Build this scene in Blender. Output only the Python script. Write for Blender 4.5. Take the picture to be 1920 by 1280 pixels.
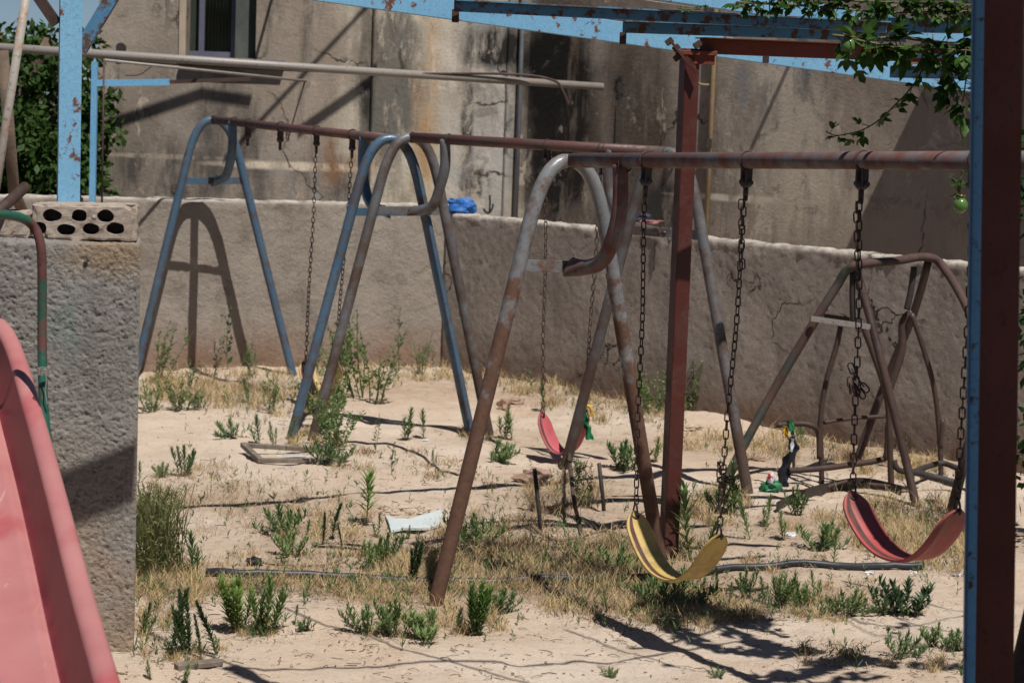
import bpy, math, random
from mathutils import Vector, Matrix, noise as mnoise
R_ = math.radians
scene = bpy.context.scene
for _o in list(bpy.data.objects): bpy.data.objects.remove(_o)
COL = scene.collection

# ---------------------------------------------------------------- camera, world, sun, exposure
F_PX, PITCH, ROLL, EYE = 4200.0, R_(6.2), R_(2.0), Vector((0, 0, 2.23))
FW = Vector((0, math.cos(PITCH), -math.sin(PITCH)))
UP0 = Vector((0, math.sin(PITCH), math.cos(PITCH)))
RT0 = Vector((1, 0, 0))
RT = RT0 * math.cos(ROLL) + UP0 * math.sin(ROLL)
UP = UP0 * math.cos(ROLL) - RT0 * math.sin(ROLL)
cam = bpy.data.cameras.new('camera')
camo = bpy.data.objects.new('camera', cam); COL.objects.link(camo)
camo.matrix_world = Matrix.Translation(EYE) @ Matrix((RT, UP, -FW)).transposed().to_4x4()
cam.sensor_width = 36; cam.lens = F_PX / 1920 * 36
cam.clip_start = 0.1; cam.clip_end = 2000
cam.dof.use_dof = True; cam.dof.focus_distance = 9.6; cam.dof.aperture_fstop = 6.3
scene.camera = camo
SUN_EL, SUN_AZ = R_(62), R_(28)          # azimuth: to the right of straight behind the camera
SUN = Vector((math.sin(SUN_AZ) * math.cos(SUN_EL), -math.cos(SUN_AZ) * math.cos(SUN_EL), math.sin(SUN_EL)))
world = bpy.data.worlds.new('World'); scene.world = world; world.use_nodes = True
wn = world.node_tree
sky = wn.nodes.new('ShaderNodeTexSky'); sky.sky_type = 'NISHITA'; sky.sun_disc = False
sky.sun_elevation = SUN_EL; sky.sun_rotation = math.pi - SUN_AZ; sky.air_density = 0.5; sky.dust_density = 0.15; sky.ozone_density = 3.0
wn.nodes['Background'].inputs['Strength'].default_value = 0.05
wn.links.new(sky.outputs[0], wn.nodes['Background'].inputs['Color'])
sl = bpy.data.lights.new('sun', 'SUN'); sl.energy = 5.0; sl.angle = R_(0.45); sl.color = (1.0, 0.955, 0.89)
so = bpy.data.objects.new('sun', sl); COL.objects.link(so)
so.rotation_euler = SUN.to_track_quat('Z', 'Y').to_euler()
scene.view_settings.view_transform = 'Standard'; scene.view_settings.look = 'None'
scene.view_settings.exposure = 0.05; scene.view_settings.gamma = 1
scene.cycles.use_denoising = True
scene.cycles.max_bounces = 6

# ---------------------------------------------------------------- geometry of the place
def ray(px, py): return FW + RT * ((px - 960) / F_PX) + UP * ((640 - py) / F_PX)
def P(px, py, Y):
    d = ray(px, py); return EYE + d * (Y / d.y)
def nz(x, y, s, seed=0.0): return mnoise.noise(Vector((x * s + seed, y * s - seed, seed * 1.7)))
def terr(x, y):
    h = 0.05 * nz(x, y, .55, 3.1) + 0.034 * nz(x, y, 1.5, 9.2) + 0.017 * nz(x, y, 4.0, 4.4) + 0.007 * nz(x, y, 11.0, 7.7)
    h -= .05 * max(0, nz(x, y, 5.2, 2.2) - .28)          # scuffed hollows, footprints
    return h * min(1, max(0.15, (30 - y) / 10))
def G(px, py, dz=0.0):
    d = ray(px, py); z = 0.0
    for _ in range(8):
        t = (z - EYE.z) / d.z; p = EYE + d * t; z = terr(p.x, p.y)
    return Vector((p.x, p.y, z + dz))
def on_plane(px, py, p0, n):
    d = ray(px, py); return EYE + d * ((p0 - EYE).dot(n) / d.dot(n))

# ---------------------------------------------------------------- mesh helpers
class MB:
    def __init__(s): s.v = []; s.f = []; s.sm = []; s.mi = []; s.m = 0
    def add(s, vs, fs, smooth=False):
        o = len(s.v); s.v += [Vector(v) for v in vs]
        for f in fs: s.f.append([i + o for i in f]); s.sm.append(smooth); s.mi.append(s.m)
        return s
    def box(s, c, size, M=None, bev=0.0):
        sx, sy, sz = [a / 2 for a in size]; b = min(bev, sx * .9, sy * .9, sz * .9)
        M = M or Matrix.Identity(3); c = Vector(c)
        if b <= 0:
            vs = [c + M @ Vector((x * sx, y * sy, z * sz)) for x in (-1, 1) for y in (-1, 1) for z in (-1, 1)]
            return s.add(vs, [(0, 1, 3, 2), (4, 6, 7, 5), (0, 4, 5, 1), (2, 3, 7, 6), (0, 2, 6, 4), (1, 5, 7, 3)])
        vs = []; idx = {}
        for x in (-1, 1):
            for y in (-1, 1):
                for z in (-1, 1):
                    for a, q in enumerate(((x * sx, y * (sy - b), z * (sz - b)), (x * (sx - b), y * sy, z * (sz - b)), (x * (sx - b), y * (sy - b), z * sz))):
                        idx[(x, y, z, a)] = len(vs); vs.append(c + M @ Vector(q))
        fs = []
        for a in range(3):
            for sg in (-1, 1):
                def k(u, w):
                    q = [0, 0, 0]; q[a] = sg; q[(a + 1) % 3] = u; q[(a + 2) % 3] = w
                    return idx[(q[0], q[1], q[2], a)]
                f = [k(-1, -1), k(1, -1), k(1, 1), k(-1, 1)]; fs.append(f if sg > 0 else f[::-1])
        for a in range(3):
            b1, b2 = (a + 1) % 3, (a + 2) % 3
            for u in (-1, 1):
                for w in (-1, 1):
                    def k(t, ax):
                        q = [0, 0, 0]; q[a] = t; q[b1] = u; q[b2] = w
                        return idx[(q[0], q[1], q[2], ax)]
                    f = [k(-1, b1), k(1, b1), k(1, b2), k(-1, b2)]; fs.append(f if u * w < 0 else f[::-1])
        for x in (-1, 1):
            for y in (-1, 1):
                for z in (-1, 1):
                    f = [idx[(x, y, z, a)] for a in range(3)]; fs.append(f if x * y * z > 0 else f[::-1])
        return s.add(vs, fs)
    def bar(s, a, b, w, h, up=Vector((0, 0, 1)), bev=0.0):
        a = Vector(a); b = Vector(b); x = (b - a); L = x.length; x.normalize()
        y = up.cross(x).normalized(); z = x.cross(y)
        return s.box((a + b) / 2, (L, w, h), Matrix((x, y, z)).transposed(), bev)
    def tube(s, pts, r, n=12, cap=True, closed=False, flat=None):
        pts = [Vector(p) for p in pts]; m = len(pts)
        rs = r if isinstance(r, (list, tuple)) else [r] * m
        prev = None; vs = []
        for i in range(m):
            if closed: t = pts[(i + 1) % m] - pts[i - 1]
            else: t = pts[min(i + 1, m - 1)] - pts[max(i - 1, 0)]
            t.normalize()
            if prev is None:
                a = Vector((0, 0, 1)) if abs(t.z) < .9 else Vector((1, 0, 0))
                u = a.cross(t).normalized()
            else: u = (prev - t * prev.dot(t)).normalized()
            prev = u; w = t.cross(u)
            for k in range(n):
                an = 2 * math.pi * k / n
                fu = flat[i] if flat else (1, 1)
                vs.append(pts[i] + (u * math.cos(an) * fu[0] + w * math.sin(an) * fu[1]) * rs[i])
        fs = []
        for i in range(m if closed else m - 1):
            j = (i + 1) % m
            for k in range(n): fs.append((i * n + k, i * n + (k + 1) % n, j * n + (k + 1) % n, j * n + k))
        if cap and not closed:
            s.add(vs, fs, True)
            o = len(s.v) - len(vs)
            s.f.append([o + k for k in range(n)][::-1]); s.sm.append(False); s.mi.append(s.m)
            s.f.append([o + (m - 1) * n + k for k in range(n)]); s.sm.append(False); s.mi.append(s.m)
            return s
        return s.add(vs, fs, True)
    def sphere(s, c, r, nu=12, nv=8, sc=(1, 1, 1), amp=0, seed=0):
        vs = []; c = Vector(c)
        for j in range(nv + 1):
            th = math.pi * j / nv
            for i in range(nu):
                ph = 2 * math.pi * i / nu
                d = Vector((math.sin(th) * math.cos(ph), math.sin(th) * math.sin(ph), math.cos(th)))
                rr = r * (1 + amp * mnoise.noise(d * 1.7 + Vector((seed, seed * 2, 0))))
                vs.append(c + Vector((d.x * sc[0], d.y * sc[1], d.z * sc[2])) * rr)
        fs = [(j * nu + i, j * nu + (i + 1) % nu, (j + 1) * nu + (i + 1) % nu, (j + 1) * nu + i)[::-1] for j in range(nv) for i in range(nu)]
        return s.add(vs, fs, amp < .3)
    def mesh(s, name, mats, base=Vector((0, 0, 0))):
        me = bpy.data.meshes.new(name)
        me.from_pydata([tuple(v - base) for v in s.v], [], s.f)
        me.polygons.foreach_set('use_smooth', s.sm)
        for m in (mats if isinstance(mats, (list, tuple)) else [mats]): me.materials.append(m)
        if any(s.mi): me.polygons.foreach_set('material_index', s.mi)
        me.update(); return me

def tag(o, label=None, cat=None, group=None, kind=None):
    if label: o['label'] = label
    if cat: o['category'] = cat
    if group: o['group'] = group
    if kind: o['kind'] = kind
    return o
class Thing:
    def __init__(s, name, label, cat, base, group=None):
        s.base = Vector(base); s.o = bpy.data.objects.new(name, None); COL.objects.link(s.o)
        s.o.empty_display_size = .1; s.o.location = s.base; tag(s.o, label, cat, group)
    def part(s, name, mb, mat, parent=None, label=None):
        o = bpy.data.objects.new(name, mb.mesh(name, mat, s.base)); COL.objects.link(o)
        o.parent = parent or s.o; tag(o, label); return o
def single(name, mb, mat, label, cat, base=None, group=None, kind=None):
    base = Vector(base) if base is not None else sum(mb.v, Vector()) / len(mb.v)
    o = bpy.data.objects.new(name, mb.mesh(name, mat, base)); COL.objects.link(o); o.location = base
    return tag(o, label, cat, group, kind)
def spline(pts, n=8):
    pts = [Vector(p) for p in pts]; out = []
    for i in range(len(pts) - 1):
        p0 = pts[max(i - 1, 0)]; p1 = pts[i]; p2 = pts[i + 1]; p3 = pts[min(i + 2, len(pts) - 1)]
        for k in range(n):
            t = k / n
            out.append(.5 * ((2 * p1) + (p2 - p0) * t + (2 * p0 - 5 * p1 + 4 * p2 - p3) * t * t + (3 * p1 - p0 - 3 * p2 + p3) * t ** 3))
    return out + [pts[-1]]

# ---------------------------------------------------------------- materials
def srgb(r, g, b):
    return tuple((c / 255 / 12.92 if c / 255 <= .04045 else ((c / 255 + .055) / 1.055) ** 2.4) for c in (r, g, b)) + (1,)
class NT:
    def __init__(s, name):
        s.m = bpy.data.materials.new(name); s.m.use_nodes = True; s.t = s.m.node_tree
        s.b = s.t.nodes['Principled BSDF']; s.pos = s.n('ShaderNodeNewGeometry').outputs['Position']
    def n(s, ty, **k):
        nd = s.t.nodes.new(ty)
        for a, v in k.items(): setattr(nd, a, v)
        return nd
    def l(s, a, b): s.t.links.new(a, b)
    def noise(s, scale, detail=5, rough=.6, stretch=None, vec=None, dist=0.0):
        v = vec or s.pos
        if stretch:
            mp = s.n('ShaderNodeMapping'); s.l(v, mp.inputs[0]); mp.inputs['Scale'].default_value = stretch; v = mp.outputs[0]
        nd = s.n('ShaderNodeTexNoise'); s.l(v, nd.inputs['Vector'])
        nd.inputs['Scale'].default_value = scale; nd.inputs['Detail'].default_value = detail
        nd.inputs['Roughness'].default_value = rough; nd.inputs['Distortion'].default_value = dist
        return nd.outputs['Fac']
    def ramp(s, f, a, b, lo=0.0, hi=1.0):
        nd = s.n('ShaderNodeMapRange'); s.l(f, nd.inputs[0]); nd.inputs[1].default_value = a; nd.inputs[2].default_value = b
        nd.inputs[3].default_value = lo; nd.inputs[4].default_value = hi; return nd.outputs[0]
    def mix(s, f, a, b):
        nd = s.n('ShaderNodeMix', data_type='RGBA')
        for i, x in ((0, f), (6, a), (7, b)):
            if hasattr(x, 'is_output'): s.l(x, nd.inputs[i])
            else: nd.inputs[i].default_value = x
        return nd.outputs[2]
    def math(s, op, a, b=None):
        nd = s.n('ShaderNodeMath', operation=op)
        for i, x in enumerate((a, b)):
            if x is None: continue
            if hasattr(x, 'is_output'): s.l(x, nd.inputs[i])
            else: nd.inputs[i].default_value = x
        return nd.outputs[0]
    def blob(s, c, r, wob=.35, soft=.35, nscale=3.0, mod=None):
        """ellipsoid patch of stain round c with an irregular rim"""
        a = s.n('ShaderNodeVectorMath', operation='SUBTRACT'); s.l(s.pos, a.inputs[0]); a.inputs[1].default_value = c
        b = s.n('ShaderNodeVectorMath', operation='DIVIDE'); s.l(a.outputs[0], b.inputs[0]); b.inputs[1].default_value = r
        L = s.n('ShaderNodeVectorMath', operation='LENGTH'); s.l(b.outputs[0], L.inputs[0])
        w = s.math('MULTIPLY', s.math('SUBTRACT', s.noise(nscale, 5, .65), .5), wob * 2.4)
        f = s.ramp(s.math('ADD', L.outputs['Value'], w), 1 + soft, 1 - soft)
        if mod: f = s.math('MULTIPLY', f, s.ramp(s.noise(mod[0], 5, .7, stretch=(1, 1, .3)), mod[1], mod[2]))
        return f
    def z(s):
        nd = s.n('ShaderNodeSeparateXYZ'); s.l(s.pos, nd.inputs[0]); return nd.outputs['Z']
    def fin(s, col, rough=.8, bump=None, bstr=.5, bdist=.01, metal=0.0, spec=None):
        if hasattr(col, 'is_output'): s.l(col, s.b.inputs['Base Color'])
        else: s.b.inputs['Base Color'].default_value = col
        if hasattr(rough, 'is_output'): s.l(rough, s.b.inputs['Roughness'])
        else: s.b.inputs['Roughness'].default_value = rough
        s.b.inputs['Metallic'].default_value = metal
        if spec is not None: s.b.inputs['Specular IOR Level'].default_value = spec
        if bump is not None:
            bn = s.n('ShaderNodeBump'); s.l(bump, bn.inputs['Height']); bn.inputs['Strength'].default_value = bstr
            bn.inputs['Distance'].default_value = bdist; s.l(bn.outputs[0], s.b.inputs['Normal'])
        return s.m

def painted(name, paint, rust=(.10, .035, .015, 1), amount=.45, scale=9, rough=.45, second=None, zr=None, edge=.05, fade=None):
    m = NT(name)
    c = m.mix(m.ramp(m.noise(2.2, 4), .3, .7), paint, second or tuple(v * .82 for v in paint[:3]) + (1,))
    c = m.mix(m.ramp(m.noise(60, 3), .35, .75, 0, .35), c, tuple(v * .6 for v in paint[:3]) + (1,))
    rn = m.noise(scale, 8, .68)
    if zr:   # more rust low down: the pipes have rusted from the ground up
        rn = m.math('ADD', rn, m.math('MULTIPLY', m.ramp(m.z(), zr[0], zr[1], 1, 0), zr[2]))
    k = m.ramp(rn, 1 - amount - edge, 1 - amount + edge)
    rc = m.mix(m.ramp(m.noise(scale * 4, 6, .7), .35, .7), rust, tuple(min(1, v * 1.7) for v in rust[:3]) + (1,))
    c = m.mix(k, c, rc)
    c = m.mix(m.math('MULTIPLY', m.ramp(m.noise(scale * 7, 6, .75), .58, .64), .55), c, tuple(v * .35 for v in rust[:3]) + (1,))
    ro = m.ramp(k, 0, 1, rough, .85)
    return m.fin(c, ro, m.math('ADD', m.math('MULTIPLY', k, .6), m.noise(90, 4)), .25, .004)

SAND1, SAND2, SAND3 = (.55, .425, .325, 1), (.43, .325, .24, 1), (.60, .505, .415, 1)
def m_sand():
    m = NT('sand')
    c = m.mix(m.ramp(m.noise(.9, 6), .35, .65), SAND1, SAND3)
    c = m.mix(m.ramp(m.noise(3.1, 7, .7), .5, .75, 0, .75), c, SAND2)
    c = m.mix(m.ramp(m.noise(42, 5, .7), .55, .75, 0, .6), c, (.26, .18, .12, 1))
    c = m.mix(m.ramp(m.noise(160, 2), .62, .7, 0, .6), c, (.68, .60, .5, 1))
    for q in ((600, 1085, 1.9, .3), (1050, 1060, 1.3, .5), (1560, 1000, 1.5, .35), (450, 735, 1.2, .5), (1000, 730, 1.9, .6), (1250, 1110, .8, .3), (1080, 930, .5, .5), (620, 1000, .5, .4), (450, 940, .6, .35), (1450, 850, 1.8, .5)):
        g = G(q[0], q[1])
        c = m.mix(m.math('MULTIPLY', m.blob(g, (q[2], q[3] * 1.4, .5), .6, .5, 2.5), m.ramp(m.noise(11, 6, .7), .3, .65, .2, .9)), c, (.36, .26, .18, 1))
    # unseen ground outside the yard darkened to cut its bounced light
    L = m.n('ShaderNodeVectorMath', operation='LENGTH'); a = m.n('ShaderNodeVectorMath', operation='SUBTRACT'); m.l(m.pos, a.inputs[0]); a.inputs[1].default_value = (.6, 13.2, 0)
    dv = m.n('ShaderNodeVectorMath', operation='DIVIDE'); m.l(a.outputs[0], dv.inputs[0]); dv.inputs[1].default_value = (4.6, 6.4, 3); m.l(dv.outputs[0], L.inputs[0])
    c = m.mix(m.ramp(m.math('ADD', L.outputs['Value'], m.math('MULTIPLY', m.noise(1.2, 5), .3)), 1.15, 1.35), c, (.085, .072, .05, 1))
    h = m.math('ADD', m.math('MULTIPLY', m.noise(14, 8, .7), 1.0), m.math('MULTIPLY', m.noise(70, 5, .7), .45))
    return m.fin(c, .95, h, .8, .03, spec=.15)
def m_wall(name, a, b, dark, base, bs=.7, bd=.02, fine=60, grime=.6):
    m = NT(name)
    c = m.mix(m.ramp(m.noise(1.3, 7, .65), .3, .7), a, b)
    c = m.mix(m.ramp(m.noise(2.0, 7, .7, stretch=(1.6, 1.6, .35)), .5, .72, 0, grime), c, dark)
    c = m.mix(m.ramp(m.noise(fine, 5, .7), .5, .72, 0, .5), c, tuple(v * .5 for v in a[:3]) + (1,))
    c = m.mix(m.math('MULTIPLY', m.ramp(m.z(), .42, .05), m.ramp(m.noise(4, 5), .3, .6, .3, .9)), c, base)
    c = m.mix(m.ramp(m.noise(2.6, 9, .8, dist=.5), .56, .60, 0, .35), c, dark)
    c = m.mix(m.ramp(m.noise(3.7, 9, .78), .60, .63, 0, .35), c, tuple(min(1, v * 1.25) for v in a[:3]) + (1,))
    h = m.math('ADD', m.noise(fine * .4, 8, .75), m.math('MULTIPLY', m.noise(5, 5), .8))
    return m, c, h
M = {}
M['sand'] = m_sand()
w, c, h = m_wall('plaster_left', (.37, .325, .28, 1), (.235, .20, .17, 1), (.12, .10, .085, 1), (.24, .145, .095, 1))
c = w.mix(w.math('MULTIPLY', w.ramp(w.z(), 1.322, 1.345), w.ramp(w.noise(9, 6), .38, .6)), c, (.50, .46, .41, 1))  # top edge painted pale for the sunlight it catches
M['fence_left'] = w.fin(c, .95, h, .8, .02, spec=.1)
w, c, h = m_wall('plaster_right', (.27, .23, .20, 1), (.37, .325, .285, 1), (.13, .105, .09, 1), (.15, .085, .055, 1), fine=35)
c = w.mix(w.math('MULTIPLY', w.ramp(w.math('ADD', w.z(), w.math('MULTIPLY', w.noise(20, 5), .03)), 1.258, 1.285), w.ramp(w.noise(9, 6), .38, .6)), c, (.52, .47, .41, 1))  # sunlit top of this wall also put into the colour
vo = w.n('ShaderNodeTexVoronoi', feature='DISTANCE_TO_EDGE'); vo.inputs['Scale'].default_value = .9
mv = w.n('ShaderNodeVectorMath', operation='ADD'); w.l(w.pos, mv.inputs[0]); nc = w.n('ShaderNodeTexNoise'); w.l(w.pos, nc.inputs['Vector']); nc.inputs['Scale'].default_value = 2.5; nc.inputs['Detail'].default_value = 7; w.l(nc.outputs['Color'], mv.inputs[1]); w.l(mv.outputs[0], vo.inputs['Vector'])
c = w.mix(w.math('MULTIPLY', w.ramp(vo.outputs['Distance'], .012, .004), w.ramp(w.noise(1.1, 4), .48, .56)), c, (.05, .04, .035, 1))
M['fence_right'] = w.fin(c, .95, h, .9, .022, spec=.1)
w, c, h = m_wall('rough_concrete', (.38, .355, .33, 1), (.27, .25, .23, 1), (.14, .13, .12, 1), (.38, .29, .21, 1), fine=90, grime=.45)
c = w.mix(w.math('MULTIPLY', w.ramp(w.z(), .95, .25, 0, .8), w.ramp(w.noise(3, 5), .3, .6)), c, (.43, .31, .215, 1))
c = w.mix(w.blob(P(110, 620, 8.5), (.10, .2, .14), .5, .5, 6, (12, .42, .7)), c, (.20, .27, .24, 1))
c = w.mix(w.blob(P(205, 480, 8.5), (.16, .2, .09), .5, .5, 6), c, (.36, .27, .18, 1))
c = w.mix(w.ramp(w.noise(55, 8, .8), .42, .36), c, (.10, .085, .075, 1)); c = w.mix(w.ramp(w.noise(75, 6, .7), .62, .7, 0, .6), c, (.58, .54, .49, 1))
M['rough'] = w.fin(c, .97, h, 1.0, .02, spec=.1)
M['block'] = NT('block').m
def m_block():
    m = NT('cinder_block')
    c = m.mix(m.ramp(m.noise(14, 6, .7), .35, .65), (.44, .37, .31, 1), (.30, .245, .20, 1))
    c = m.mix(m.ramp(m.noise(90, 4, .7), .55, .7, 0, .6), c, (.16, .13, .11, 1))
    return m.fin(c, .97, m.noise(110, 6, .8), .8, .006, spec=.1)
M['block'] = m_block()
HY = 20.5
def W(px, py): return P(px, py, HY)
HM = Vector((.07, HY, 0)); HD = Vector((.72, -.69, 0)).normalized(); HN = Vector((-HD.y, HD.x, 0)) * -1
def V(px, py):
    """point on the house's right-hand wall"""
    return on_plane(px, py, HM, HN)
def m_house():
    m = NT('house_plaster')
    c = m.mix(m.ramp(m.noise(.7, 7, .65), .35, .65), (.375, .31, .25, 1), (.215, .18, .15, 1))
    c = m.mix(m.ramp(m.noise(2.2, 7, .7, stretch=(1, 1, .45)), .5, .7, 0, .7), c, (.42, .37, .315, 1))
    c = m.mix(m.ramp(m.noise(1.7, 9, .75, stretch=(2.4, 2.4, .25)), .52, .66, 0, .75), c, (.07, .06, .052, 1))
    c = m.mix(m.ramp(m.noise(4.5, 8, .8, dist=.6), .56, .62, 0, .45), c, (.10, .085, .072, 1))
    c = m.mix(m.ramp(m.noise(5.5, 8, .75), .60, .64, 0, .55), c, (.42, .37, .31, 1))
    c = m.mix(m.ramp(m.noise(9, 9, .8, stretch=(1, 1, .5), dist=1.2), .49, .5, 0, .0), c, (.05, .045, .04, 1))
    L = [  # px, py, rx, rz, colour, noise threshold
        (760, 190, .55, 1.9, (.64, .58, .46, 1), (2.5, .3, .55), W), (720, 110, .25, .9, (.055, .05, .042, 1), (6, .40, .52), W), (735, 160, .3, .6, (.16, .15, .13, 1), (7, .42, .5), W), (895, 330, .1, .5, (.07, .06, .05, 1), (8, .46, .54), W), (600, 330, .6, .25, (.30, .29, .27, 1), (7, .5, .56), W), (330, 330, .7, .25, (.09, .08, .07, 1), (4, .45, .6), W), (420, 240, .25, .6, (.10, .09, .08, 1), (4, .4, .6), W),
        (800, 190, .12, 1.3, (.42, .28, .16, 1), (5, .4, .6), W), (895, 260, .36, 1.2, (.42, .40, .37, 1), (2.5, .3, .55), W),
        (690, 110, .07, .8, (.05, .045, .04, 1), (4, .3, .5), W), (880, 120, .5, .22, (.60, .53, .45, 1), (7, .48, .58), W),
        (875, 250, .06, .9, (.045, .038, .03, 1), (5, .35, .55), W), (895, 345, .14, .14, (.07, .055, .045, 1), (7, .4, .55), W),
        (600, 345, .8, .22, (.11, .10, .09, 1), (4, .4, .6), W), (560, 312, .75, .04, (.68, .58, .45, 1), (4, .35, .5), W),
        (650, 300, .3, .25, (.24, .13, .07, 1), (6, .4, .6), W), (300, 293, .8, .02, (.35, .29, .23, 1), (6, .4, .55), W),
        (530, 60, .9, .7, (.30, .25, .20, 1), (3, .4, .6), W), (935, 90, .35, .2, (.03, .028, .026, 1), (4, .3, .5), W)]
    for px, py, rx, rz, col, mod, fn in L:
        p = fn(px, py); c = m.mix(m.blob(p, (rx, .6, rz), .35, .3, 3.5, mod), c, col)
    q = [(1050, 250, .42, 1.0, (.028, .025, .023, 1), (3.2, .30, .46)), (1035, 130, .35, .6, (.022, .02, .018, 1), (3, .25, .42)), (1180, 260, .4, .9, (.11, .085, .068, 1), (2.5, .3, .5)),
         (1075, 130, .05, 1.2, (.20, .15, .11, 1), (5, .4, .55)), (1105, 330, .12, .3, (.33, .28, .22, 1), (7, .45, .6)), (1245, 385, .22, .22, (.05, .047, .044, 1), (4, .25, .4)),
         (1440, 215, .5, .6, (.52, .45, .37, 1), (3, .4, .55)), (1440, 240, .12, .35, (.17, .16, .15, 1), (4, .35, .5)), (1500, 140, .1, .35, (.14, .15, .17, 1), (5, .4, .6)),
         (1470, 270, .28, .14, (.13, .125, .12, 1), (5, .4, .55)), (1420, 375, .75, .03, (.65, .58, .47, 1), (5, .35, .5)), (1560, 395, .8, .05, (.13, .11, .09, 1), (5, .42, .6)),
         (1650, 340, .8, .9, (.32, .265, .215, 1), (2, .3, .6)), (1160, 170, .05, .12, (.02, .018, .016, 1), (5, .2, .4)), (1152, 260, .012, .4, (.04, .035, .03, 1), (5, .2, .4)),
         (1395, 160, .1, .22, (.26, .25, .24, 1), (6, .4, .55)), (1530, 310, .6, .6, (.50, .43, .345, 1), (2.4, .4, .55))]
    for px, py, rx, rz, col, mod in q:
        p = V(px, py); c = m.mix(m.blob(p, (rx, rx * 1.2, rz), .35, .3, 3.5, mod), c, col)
    nc = m.n('ShaderNodeTexNoise'); m.l(m.pos, nc.inputs['Vector']); nc.inputs['Scale'].default_value = 2.2; nc.inputs['Detail'].default_value = 8
    mv = m.n('ShaderNodeVectorMath', operation='ADD'); m.l(m.pos, mv.inputs[0]); m.l(nc.outputs['Color'], mv.inputs[1])
    vo = m.n('ShaderNodeTexVoronoi', feature='DISTANCE_TO_EDGE'); vo.inputs['Scale'].default_value = .8; m.l(mv.outputs[0], vo.inputs['Vector'])
    c = m.mix(m.math('MULTIPLY', m.ramp(vo.outputs['Distance'], .016, .004), m.ramp(m.noise(.9, 4), .46, .55)), c, (.045, .037, .03, 1))
    c = m.mix(m.ramp(m.noise(1.9, 10, .82, dist=.8), .57, .59, 0, .5), c, (.15, .135, .12, 1))
    c = m.mix(m.ramp(m.noise(2.7, 10, .8, stretch=(1, 1, .6), dist=.4), .59, .61, 0, .5), c, (.60, .52, .42, 1))
    h = m.math('ADD', m.noise(30, 8, .75), m.math('MULTIPLY', m.noise(3, 6), 1.2))
    return m.fin(c, .95, h, .5, .02, spec=.1)
M['house'] = m_house()
BLUE = (.17, .40, .62, 1)
M['blue'] = painted('blue_paint', BLUE, amount=.40, scale=16, edge=.025, second=(.22, .46, .66, 1))
M['blue_rusty'] = painted('blue_paint_rusty', (.09, .25, .42, 1), amount=.46, scale=17, edge=.035, rust=(.07, .035, .02, 1))
M['blue_clean'] = painted('blue_paint_plain', (.13, .36, .60, 1), amount=.3, scale=9, second=(.17, .40, .62, 1))
M['red'] = painted('red_oxide', (.075, .0125, .0075, 1), rust=(.05, .018, .012, 1), amount=.42, rough=.5, scale=6, edge=.12)
M['blue_shade'] = painted('shaded_blue_paint', (.05, .15, .27, 1), amount=.4, scale=14, edge=.04, second=(.06, .19, .33, 1))  # darker base puts the near post's shade into the paint
M['maroon'] = painted('dark_red_oxide', (.20, .032, .015, 1), rust=(.12, .035, .014, 1), amount=.42, rough=.35, scale=5, edge=.15)
M['galv'] = painted('grey_pipe', (.155, .16, .17, 1), rust=(.075, .036, .022, 1), amount=.42, scale=10, rough=.3, edge=.07, zr=(.3, 1.7, .34), second=(.23, .235, .24, 1))
M['bluepipe'] = painted('blue_grey_pipe', (.05, .10, .16, 1), rust=(.05, .035, .03, 1), amount=.42, scale=9, rough=.33, edge=.09, zr=(.1, .9, .05), second=(.085, .14, .20, 1))
M['greypipe'] = painted('dull_grey_pipe', (.085, .09, .10, 1), rust=(.05, .03, .022, 1), amount=.48, scale=6, edge=.1, zr=(.1, 1.2, .15), second=(.17, .17, .175, 1))
M['beam_c'] = painted('top_pipe', (.15, .15, .155, 1), rust=(.095, .034, .025, 1), amount=.54, scale=11, edge=.13, second=(.12, .12, .13, 1))
M['beam_far'] = painted('red_brown_pipe', (.10, .042, .036, 1), rust=(.05, .03, .025, 1), amount=.45, scale=8, edge=.1, second=(.12, .055, .05, 1))
M['brown'] = painted('brown_pipe', (.055, .032, .028, 1), rust=(.042, .022, .016, 1), amount=.5, scale=8, edge=.1)
M['browngreen'] = painted('green_brown_pipe', (.022, .07, .055, 1), rust=(.055, .030, .025, 1), amount=.6, scale=3, edge=.08)
M['greenpipe'] = painted('green_pipe', (.02, .115, .075, 1), rust=(.075, .03, .025, 1), amount=.5, scale=3.2, edge=.04, rough=.3)
M['palepipe'] = painted('pale_grey_pipe', (.30, .275, .25, 1), rust=(.20, .12, .08, 1), amount=.33, scale=4, edge=.08)
M['whitepole'] = painted('white_pole', (.50, .46, .40, 1), rust=(.26, .13, .06, 1), amount=.4, scale=6, edge=.05)
M['chain'] = painted('chain_steel', (.045, .034, .03, 1), rust=(.055, .022, .013, 1), amount=.5, scale=25, edge=.1, rough=.4)
M['clamp'] = painted('clamp_steel', (.035, .028, .026, 1), rust=(.05, .02, .014, 1), amount=.45, scale=20, edge=.1)
def m_simple(name, a, b, scale=8, rough=.6, bump=.2, bd=.003, spec=None, fine=True, grime=0):
    m = NT(name); c = m.mix(m.ramp(m.noise(scale, 6, .65), .35, .65), a, b)
    if grime: c = m.mix(m.ramp(m.noise(7, 8, .75, stretch=(1, 1, .5)), .48, .68, 0, grime), c, (.10, .07, .05, 1))
    if fine: c = m.mix(m.ramp(m.noise(scale * 9, 4, .7), .55, .7, 0, .4), c, tuple(v * .55 for v in a[:3]) + (1,))
    return m.fin(c, rough, m.noise(scale * 6, 5, .7), bump, bd, spec=spec)
M['slide'] = None
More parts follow.
